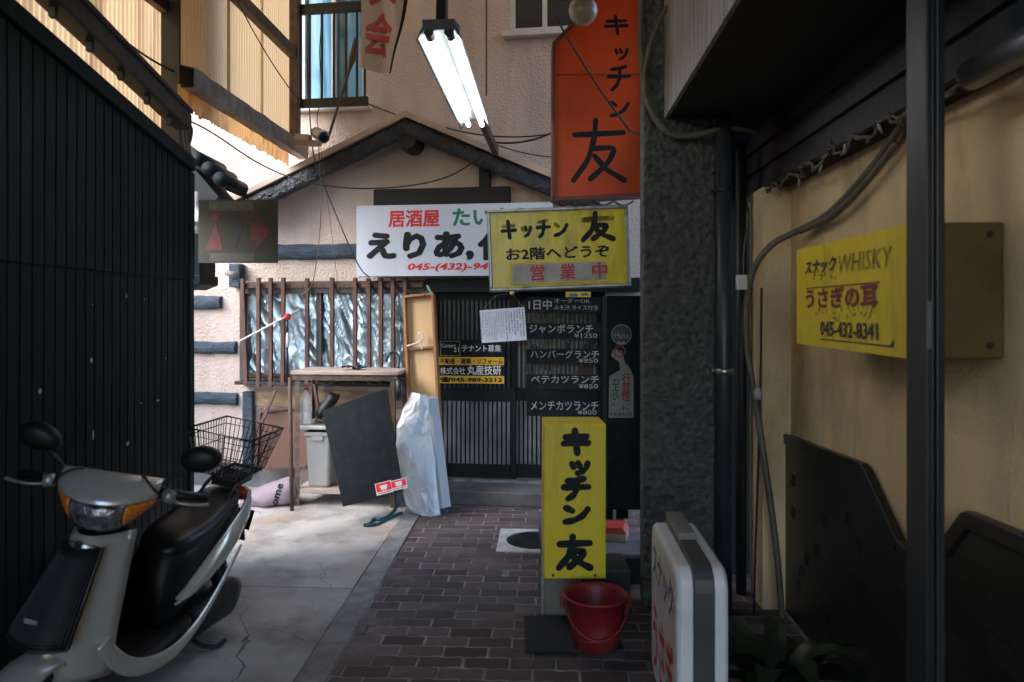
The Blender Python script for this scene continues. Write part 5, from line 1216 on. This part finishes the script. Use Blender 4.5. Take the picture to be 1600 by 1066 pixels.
mb = MB(); mb.box(FRONT(3.875), rx(908, 3.875) + .001, rx(985, 3.875), .0, zb - .001, -.28, 0); mb.build('side_pedestal', M('dark grey panel', (.035, .037, .038), .5, var=.3), t, bevel=.004)
# mat
m0, m1_ = 3.45, 3.9
mb = MB(); fr = Fr((0, 0, 0), (1, 0, 0), (0, 1, 0)); mb.box(fr, .06, .52, m0, 3.84, .006, .024); tag(mb.build('door_mat', m_mat, bevel=.006), 'dark rubber mat slab under the red bucket', 'mat')
# bucket
bc_ = Vector((.395, 3.5, .025)); t = thing('plastic_bucket', 'red plastic bucket standing before the yellow sign pedestal', 'bucket', bc_)
mb = MB(); mb.lathe(bc_, [(.1, 0), (.108, .004), (.112, .05), (.114, .052), (.114, .06), (.113, .062), (.14, .225), (.152, .228), (.156, .236), (.152, .243), (.145, .24), (.134, .225), (.107, .012), (.001, .01)], 40); mb.build('body', m_bucket, t, smooth=False)
for f in t.children[0].data.polygons: f.use_smooth = True
mb = MB(); hp = [bc_ + Vector((.154 * math.cos(a), .154 * math.sin(a) * .97 - .015 * 0, .222 - .15 * math.sin(math.pi * i / 24) * 1.0)) for i, a in ((i, math.pi + math.pi * i / 24) for i in range(25))]
hp = [bc_ + Vector(((p - bc_).x * (1 - .1 * math.sin(math.pi * i / 24)), (p - bc_).y * (1 - .17 * math.sin(math.pi * i / 24)) - .006, (p - bc_).z)) for i, p in enumerate(hp)]
mb.tube(hp, .006, 8); mb.build('handle', m_bucket, t, smooth=True)
for sx in (-1, 1):
    mb = MB(); mb.box(fr, bc_.x + sx * .153 - .014, bc_.x + sx * .153 + .014, bc_.y - .02, bc_.y + .02, .205, .262); mb.build('lug', m_bucket, t, bevel=.004)

# white stand sign at lower right
c0_, c1_ = .425, .60; A0, A1 = 2.5, 3.13
t = thing('white_stand_sign', 'white rounded stand sign seen edge on in the dark lower right', 'sign', RD * .5 + AD * 2.8)
def rrect(a0, a1, b0, b1, r, k=6):
    o = []
    for cx, cy, st_ in ((a1 - r, b1 - r, 0), (a0 + r, b1 - r, 90), (a0 + r, b0 + r, 180), (a1 - r, b0 + r, 270)):
        for i in range(k + 1): a = R_(st_ + 90 * i / k); o.append((cx + r * math.cos(a), cy + r * math.sin(a)))
    return o
SFc = Fr((0, 0, 0), AD)   # u along, n = RD
SFc.n = RD
def ring_(c, ins, r): return [SFc.o + AD * a + Z * b_ + RD * c for a, b_ in rrect(A0 + ins, A1 - ins, .1 + ins, .73 - ins, r)]
m_lens = m_lens
m_wpl = M('aged white plastic', (.74, .73, .7), .3, var=.06, dirt=(.35, .33, .3), damt=.3)
for sg, ca_, cb_ in ((1, c0_, c0_ + .055), (-1, c1_, c1_ - .05)):
    mb = MB(); mb.loft([ring_(cb_, 0, .07), ring_(ca_ + sg * .015, 0, .07), ring_(ca_ + sg * .004, .01, .065), ring_(ca_, .028, .055)]); mb.build('cover', m_wpl, t, smooth=False, bevel=.003)
mb = MB(); mb.loft([ring_(c0_ + .0555, -.012, .08), ring_(c1_ - .0505, -.012, .08)]); mb.build('band', M('grey band', (.06, .062, .06), .45, var=.2), t, bevel=.004)
mb = MB(); mb.box(Fr((0, 0, 0), AD), A0 + .28, A1 - .02, .741, .765, -(c1_ - .06), -(c0_ + .06)); mb.V = [AD * (A0 + .3 + .3 * i) + Z * z_ + RD * c for i in (0, 1) for z_ in (.742, .768) for c in (c0_ + .057, c1_ - .052)]; mb.build('top_cap', M('grey cap', (.2, .19, .17), .5, var=.2), t, bevel=.004)
SL = RW(c0_)
for ch, b0_, b1_, mt in (('スナック', .52, .66, M('blue print', (.03, .05, .2), .5)), ('うさぎ', .16, .44, m_red)):
    text(ch, SL, -A1 + .07, -A0 - .07, b0_, b1_, mt, t, bold=.02, h=.001)
mb = MB(); mb.box(Fr((0, 0, 0), AD), 0, 1, 0, .1, 0, .1); mb.V = [AD * a + Z * z_ + RD * c for a in (A0 + .1, A1 - .1) for z_ in (0, .09) for c in (c0_ + .02, c1_ - .02)]; mb.build('foot', m_blackmetal, t)

# plant pot
pc = Vector((.98, 2.75, 0))
t = thing('potted_plant', 'dark broad leaved plant in a pot beside the tiled wall', 'plant', pc)
mb = MB(); mb.lathe(pc, [(.09, 0), (.13, .2), (.14, .2), (.14, .23), (.12, .23), (.11, .19), (.001, .19)], 22); mb.build('pot', m_pot, t, smooth=True)
mb = MB(); rnd = random.Random(4)
for i in range(26):
    az = i * 2.4; ln = rnd.uniform(.18, .36); el = rnd.uniform(.5, 1.25); wd = rnd.uniform(.035, .06)
    d_ = Vector((math.cos(az), math.sin(az), 0)); sd_ = Vector((-math.sin(az), math.cos(az), 0)); base = pc + Vector((0, 0, .19)) + d_ * .03
    def lf(u, v):
        s_ = v * ln; h_ = math.sin(el) * s_ * (1.25 - .75 * v * v); r_ = math.cos(el) * s_ + .12 * v * v
        ww = wd * math.sin(math.pi * min(.98, .06 + .92 * v)) ** .7 * (u - .5) * 2
        return base + d_ * r_ + Z * (h_ + .25 * abs(ww)) + sd_ * ww
    mb.grid(lf, 4, 9)
mb.build('foliage', m_leaf, t, smooth=True)
# ================================================================== scooter parked along the dark wall
SO = Vector((-1.63, 3.10, 0))
LEAN, YAW, STEER = R_(11), R_(-5), R_(15)
XF = Matrix.Translation(SO) @ Matrix.Rotation(YAW, 4, 'Z') @ Matrix.Rotation(LEAN, 4, 'Y')
sc = thing('motor_scooter', 'silver motor scooter with black seat and rear wire basket parked by the dark siding wall', 'scooter', SO)
def sb(mb, name, mat, par=None, xf=None, **k): return mb.build(name, mat, par or sc, xf=xf or XF, **k)
HXF = XF @ Matrix.Translation((0, -.36, .955)) @ Matrix.Rotation(STEER, 4, 'Z')
def ring(ly, zc, hw, hh, n=14, e=.75, lx=0, top=None):
    o = []
    for k in range(n):
        a = 2 * math.pi * k / n; c_, s_ = math.cos(a), math.sin(a)
        o.append(Vector((lx + hw * math.copysign(abs(c_) ** e, c_), ly, zc + hh * math.copysign(abs(s_) ** e, s_))))
    return o
def g2(f): return lambda u, v: f(2 * u - 1, v)
# handlebar cowl, lens band
def cowl(u, v):
    x = .175 * u; e = 1 - .42 * abs(u) ** 3.2
    pr = [(.10, -.05), (.11, 0.), (.07, .045), (0, .058), (-.07, .04), (-.115, .005), (-.125, -.015)]
    k = v * 6; i = min(5, int(k)); f_ = k - i
    y = pr[i][0] + f_ * (pr[i + 1][0] - pr[i][0]); z = pr[i][1] + f_ * (pr[i + 1][1] - pr[i][1])
    return Vector((x, y * e + .075 * u * u * (v), z * (1.15 - .35 * u * u) + .012 * u * u))
mb = MB(); mb.grid(g2(cowl), 18, 12); cow = sb(mb, 'handlebar_cowl', m_silver, xf=HXF, smooth=True, solid=.006, subsurf=1)
def band(u0, u1, out=.0, n=10):
    def f(a, v):
        u = u0 + (u1 - u0) * a
        yt = -.125 * (1 - .42 * abs(u) ** 3.2) + .075 * u * u; zt = -.018 + .012 * u * u + .002
        zb = -.118 + .075 * abs(u) ** 2.2
        return Vector((.170 * u * (1 - .10 * v), yt - .012 * math.sin(math.pi * v) - out + .03 * v * v, zt + (zb - zt) * v))
    mb = MB(); mb.grid(f, n, 6); return mb
sb(band(-.54, .54, .004, 14), 'headlight', m_lens, xf=HXF, smooth=True, solid=.006)
sb(band(-1.0, -.56, .006), 'turn_signal', m_amber, xf=HXF, smooth=True, solid=.006)
sb(band(.56, 1.0, .006), 'turn_signal', m_amber, xf=HXF, smooth=True, solid=.006)
def under(u, v):
    zb = -.112 + .085 * abs(u) ** 1.8
    return Vector((.155 * u, (-.095 + .12 * v) * (1 - .4 * u * u) + .04 * u * u, zb - .004 - .05 * math.sin(math.pi * min(1, v * .6)) * (1 - u * u)))
mb = MB(); mb.grid(g2(under), 12, 8); mb.loft([ring(0, 0, .001, .001)] * 0 or [[Vector((.1 * math.cos(k * .628), .02 + .07 * math.sin(k * .628), -.06)) for k in range(10)], [Vector((.06 * math.cos(k * .628), .03 + .05 * math.sin(k * .628), -.2)) for k in range(10)]])
sb(mb, 'steering_shroud', m_blackplastic, xf=HXF, smooth=True)
for sx in (-1, 1):
    mb = MB(); mb.tube([Vector((sx * .14, .04, .0)), Vector((sx * .22, .055, .0)), Vector((sx * .33, .08, -.005))], [.02, .019, .018], 12); g_ = sb(mb, 'grip', m_rubber, xf=HXF, smooth=True)
    mb = MB(); mb.tube([Vector((sx * .19, .01, .01)), Vector((sx * .225, .0, .005))], .024, 12); sb(mb, 'lever_mount', m_alu, xf=HXF, smooth=True)
    mb = MB(); mb.tube(smoothpts([Vector((sx * .215, -.01, .0)), Vector((sx * .25, -.03, -.002)), Vector((sx * .31, -.015, -.006)), Vector((sx * .35, .005, -.004))], 2), .008, 8, flat=.7); sb(mb, 'brake_lever', m_alu, xf=HXF, smooth=True)
    mb = MB(); mb.tube(smoothpts([Vector((sx * .16, .04, .03)), Vector((sx * .19, .05, .06)), Vector((sx * .255, .06, .11))], 2), .007, 8); mi = sb(mb, 'mirror', m_blackplastic, xf=HXF, smooth=True)
    mb = MB(); c_ = Vector((sx * .285, .06, .145))
    mb.loft([[c_ + Vector((.075 * s_ * math.cos(k * .3927) * (1.0), y_, .052 * s_ * math.sin(k * .3927) + sx * 0 - .25 * sx * -.075 * s_ * math.cos(k * .3927) * .6)) for k in range(16)] for s_, y_ in ((.5, -.03), (.85, -.02), (1, 0), (1, .012))]); sb(mb, 'mirror_shell', m_blackplastic, mi, xf=HXF, smooth=True)
for sx in (-1, 1):
    mb = MB(); mb.tube(smoothpts([Vector((sx * .19, -.005, .0)), Vector((sx * .15, -.06, .06)), Vector((sx * .10, .02, .075)), Vector((sx * .06, .09, .0)), Vector((sx * .05, .08, -.1))], 2), .005, 6); sb(mb, 'brake_cable', m_wire, xf=HXF, smooth=True)
# leg shield
def shield(u, v):
    z = .82 - .50 * v; hw = .10 + .065 * min(1, v * 1.6) - .05 * max(0, v - .6)
    yc = -.46 - .20 * v + .32 * max(0, v - .62)
    return Vector((hw * u, yc + .15 * abs(u) ** 2.2, z))
mb = MB(); mb.grid(g2(shield), 16, 14); shl = sb(mb, 'leg_shield', m_silver, smooth=True, solid=.02)
for (ua, va, ub, vb) in ((-.98, .12, .98, .12), (-.98, .80, .98, .80)):
    mb = MB(); mb.tube([shield(ua + (ub - ua) * k / 14, va + (vb - va) * k / 14) + Vector((0, -.0105, 0)) for k in range(15)], .0022, 5); sb(mb, 'panel_seam', m_black, shl)
mb = MB(); q_ = shield(0, .05) + Vector((0, -.012, 0)); mb.lathe(q_, [(.001, 0), (.014, 0), (.014, .004), (.001, .005)], 14, (Vector((1, 0, 0)), Vector((0, 0, 1)), Vector((0, -1, 0)))); sb(mb, 'badge', m_steel, shl)
def shield_in(u, v):
    p = shield(u * .9, v); return p + Vector((0, .05 + .06 * (1 - u * u), 0))
mb = MB(); mb.grid(g2(shield_in), 12, 10); sb(mb, 'inner_panel', m_blackplastic, smooth=True, solid=.01)
mb = MB()
for k in range(4):
    a_ = shield(.74 + .05 * k, .09 + .0 * k) + Vector((0, -.012, .0)); b_ = shield(.72 + .05 * k, .15) + Vector((0, -.012, 0)); mb.bar(a_, b_, .006, .003, (0, -1, 0))
    if k < 3: mb.bar(a_, shield(.77 + .05 * k, .13) + Vector((0, -.0122, 0)), .005, .0025, (0, -1, 0))
sb(mb, 'decal', m_black, shl)
# front mesh carrier
mb = MB()
def carr(u, v): 
    p = shield(u * .66 , .07 + v * .58); return Vector((p.x + .012, p.y - .045 - .05 * v, p.z + .01))
mb.grid(g2(carr), 10, 8); fc = sb(mb, 'front_grille', m_blackplastic, smooth=True, solid=.01)
mb = MB()
for i in range(25): mb.tube([carr(-1 + 2 * i / 24, v / 10) + Vector((0, -.014, 0)) for v in range(11)], .0022, 5)
for j in range(31): mb.tube([carr(-1 + u / 5, j / 30) + Vector((0, -.014, 0)) for u in range(11)], .0022, 5)
mb.tube([carr(a, b_) + Vector((0, -.016, 0)) for a, b_ in ((-1, 0), (1, 0), (1, 1), (-1, 1))], .006, 6, closed=True)
sb(mb, 'mesh', m_wire, fc, smooth=True)
mb = MB(); p = carr(-.2, .72); mb.bar(p + Vector((-.02, -.018, 0)), p + Vector((.025, -.018, 0)), .003, .016, (0, 0, 1)); sb(mb, 'reflector', m_bin, fc)
# front fender and wheels
def wheel(ly, nm):
    mb = MB(); c_ = Vector((0, ly, .205)); fr_ = (Vector((0, 1, 0)), Vector((0, 0, 1)), Vector((1, 0, 0)))
    mb.lathe(c_, [(.135, -.03), (.16, -.042), (.19, -.038), (.204, -.018), (.206, 0), (.204, .018), (.19, .038), (.16, .042), (.135, .03)], 36, fr_, closed=True); w_ = sb(mb, 'wheel', m_tyre, smooth=True)
    mb = MB(); mb.lathe(c_, [(.02, -.05), (.03, -.03), (.1, -.012), (.132, -.03), (.14, -.028), (.14, .028), (.132, .03), (.1, .012), (.03, .03), (.02, .05)], 28, fr_, closed=True); sb(mb, 'rim', m_alu, w_, smooth=True)
    return w_
wheel(-.60, 'f'); wheel(.58, 'r')
def fend(u, v):
    a = R_(15 + 150 * v); r_ = .245 - .035 * abs(u) ** 2; return Vector((.075 * u, -.60 - r_ * math.cos(a), .205 + r_ * math.sin(a)))
mb = MB(); mb.grid(g2(fend), 10, 16); sb(mb, 'front_fender', m_silver, smooth=True, solid=.008)
# floor and skirts
mb = MB(); mb.loft([ring(-.42, .33, .13, .03, e=.5), ring(-.2, .265, .185, .028, e=.5), ring(.0, .255, .19, .03, e=.5), ring(.16, .27, .17, .04, e=.5)]); sb(mb, 'footboard', m_blackplastic, smooth=True)
for sx in (-1, 1):
    path = [(.150, -.475, .475), (.165, -.43, .40), (.19, -.33, .315), (.205, -.2, .27), (.212, -.05, .25), (.208, .1, .27), (.198, .26, .335), (.182, .42, .42), (.165, .56, .49)]
    wd = [.03, .034, .034, .034, .032, .03, .026, .012]
    pts = smoothpts([Vector((sx * a, b_, c_)) for a, b_, c_ in path], 2)
    rr_ = [max(.01, .034 * (1 - .65 * max(0, i / (len(pts) - 1) - .5) * 2)) for i in range(len(pts))]
    mb = MB(); mb.tube(pts, rr_, 12, flat=.35, fn=(1, 0, 0)); sb(mb, 'side_skirt', m_silver, smooth=True)
# body below the seat
mb = MB(); mb.loft([ring(.03, .42, .10, .17, e=.6), ring(.14, .44, .125, .2, e=.6), ring(.3, .5, .13, .16, e=.6), ring(.48, .56, .12, .12, e=.6), ring(.66, .6, .08, .08, e=.6)]); sb(mb, 'inner_body', m_blackplastic, smooth=True)
for sx in (-1, 1):
    # teardrop side cover: bottom and top edges along ly
    st_ = [(.06, .385, .395, .125), (.14, .39, .45, .143), (.26, .415, .53, .155), (.40, .465, .605, .160), (.54, .525, .655, .150), (.66, .575, .69, .125), (.74, .615, .705, .09), (.775, .64, .70, .05)]
    def cov(u, v):
        k = u * (len(st_) - 1); i = min(len(st_) - 2, int(k)); f_ = k - i
        a = [st_[i][q_] + f_ * (st_[i + 1][q_] - st_[i][q_]) for q_ in range(4)]
        z = a[1] + (a[2] - a[1]) * v
        return Vector((sx * (a[3] + .012 * math.sin(math.pi * v) - .02 * v * v), a[0] + .03 * v * (1 - u), z))
    mb = MB(); mb.grid(cov, 21, 8); sd_ = sb(mb, 'side_cover', m_silver, smooth=True, solid=.012)
    mb = MB(); q_ = cov(.5, .35); mb.bar(q_ + Vector((sx * .008, -.014, -.006)), q_ + Vector((sx * .008, .014, .008)), .004, .022); q_ = cov(.62, .4); mb.bar(q_ + Vector((sx * .008, -.006, 0)), q_ + Vector((sx * .008, .006, .003)), .004, .014); sb(mb, 'badge', m_gold, sd_)
# seat
def sring(ly, zb_, zt_, hw):
    o = []
    for k in range(16):
        a = 2 * math.pi * k / 16; c_, s_ = math.cos(a), math.sin(a)
        o.append(Vector((hw * math.copysign(abs(c_) ** .6, c_), ly, (zb_ + zt_) / 2 + (zt_ - zb_) / 2 * math.copysign(abs(s_) ** .7, s_))))
    return o
mb = MB(); mb.loft([sring(.04, .58, .60, .05), sring(.07, .55, .635, .09), sring(.14, .55, .67, .115), sring(.24, .56, .675, .124), sring(.35, .585, .685, .126), sring(.44, .605, .715, .12), sring(.56, .635, .73, .108), sring(.66, .665, .73, .08), sring(.70, .68, .715, .045)]); sb(mb, 'seat', m_seat, smooth=True, subsurf=1)
# tail lamp, rear fender, plate
mb = MB(); mb.loft([ring(.735, .675, .09, .03), ring(.775, .675, .085, .035), ring(.80, .672, .06, .025), ring(.81, .67, .03, .012)]); sb(mb, 'tail_lamp', m_redlens, smooth=True)
mb = MB(); mb.grid(lambda u, v: Vector(((u - .5) * (.15 - .03 * v), .72 + .14 * v, .60 - .20 * v)), 4, 5); sb(mb, 'rear_fender', m_blackplastic, smooth=True, solid=.012)
mb = MB(); mb.bar(Vector((-.09, .83, .52)), Vector((.09, .83, .52)), .004, .10, (0, .3, 1)); sb(mb, 'number_plate', m_blackplastic)
# engine and kick lever
mb = MB(); mb.loft([ring(.16, .22, .04, .05, lx=.10), ring(.22, .225, .06, .085, lx=.11), ring(.4, .215, .06, .08, lx=.115), ring(.6, .21, .06, .095, lx=.12), ring(.68, .21, .045, .07, lx=.115), ring(.71, .21, .02, .03, lx=.11)]); sb(mb, 'engine_case', m_blackplastic, smooth=True)
mb = MB(); mb.loft([ring(.3, .2, .05, .06, lx=-.13), ring(.6, .25, .06, .065, lx=-.14), ring(.8, .28, .055, .06, lx=-.14), ring(.84, .28, .03, .03, lx=-.14)]); sb(mb, 'exhaust', m_blackmetal, smooth=True)
mb = MB(); mb.loft([ring(.42, .42, .03, .03, lx=.1), ring(.55, .25, .03, .03, lx=.12)]); sb(mb, 'shock_absorber', m_blackmetal)
IX = XF.inverted()
mb = MB(); mb.tube(smoothpts([IX @ (G(285, 1012) + Z * .10), IX @ (G(305, 1016) + Z * .03), IX @ (G(335, 1018) + Z * .014), IX @ (G(352, 1010) + Z * .03)], 2), .011, 8); sb(mb, 'side_stand', m_blackmetal, smooth=True)
# rear carrier and wire basket
mb = MB()
for x_ in (-.07, .07): mb.tube(smoothpts([Vector((x_, .5, .70)), Vector((x_, .6, .775)), Vector((x_, .86, .785))], 2), .009, 8)
for y_ in (.62, .74, .86): mb.tube([Vector((-.08, y_, .782)), Vector((.08, y_, .782))], .007, 8)
mb.box(Fr((0, 0, 0), (1, 0, 0), (0, 1, 0)), -.06, .06, .60, .80, .74, .77)
rc_ = sb(mb, 'rear_carrier', m_blackmetal, smooth=False)
BXF = XF @ Matrix.Translation((-.02, .70, .80)) @ Matrix.Rotation(R_(0), 4, 'Z')
mb = MB(); tx_, ty_, bx_, by_, bh = .16, .20, .115, .15, .215
def bp_(a, b_, h): f_ = h / bh; return Vector((a * (bx_ + (tx_ - bx_) * f_), b_ * (by_ + (ty_ - by_) * f_), h))
for h, r_ in ((bh, .0052), (bh * .84, .0028), (bh * .5, .0026), (bh * .25, .0026), (0, .003)):
    mb.tube([bp_(a, b_, h) for a, b_ in ((-1, -1), (1, -1), (1, 1), (-1, 1))], r_, 6, closed=True)
for i in range(13):
    a = -1 + 2 * i / 12
    mb.tube([bp_(a, -1, bh), bp_(a, -1, 0), bp_(a, 1, 0), bp_(a, 1, bh)], .0023, 5)
for i in range(15):
    b_ = -1 + 2 * i / 14
    mb.tube([bp_(-1, b_, bh), bp_(-1, b_, 0), bp_(1, b_, 0), bp_(1, b_, bh)], .0023, 5)
mb.tube([bp_(.1 + .13 * math.cos(k * .5236), 1, bh * .62 + .028 * math.sin(k * .5236)) for k in range(12)], .0024, 5, closed=True)
sb(mb, 'wire_basket', m_wire, xf=BXF, smooth=True)
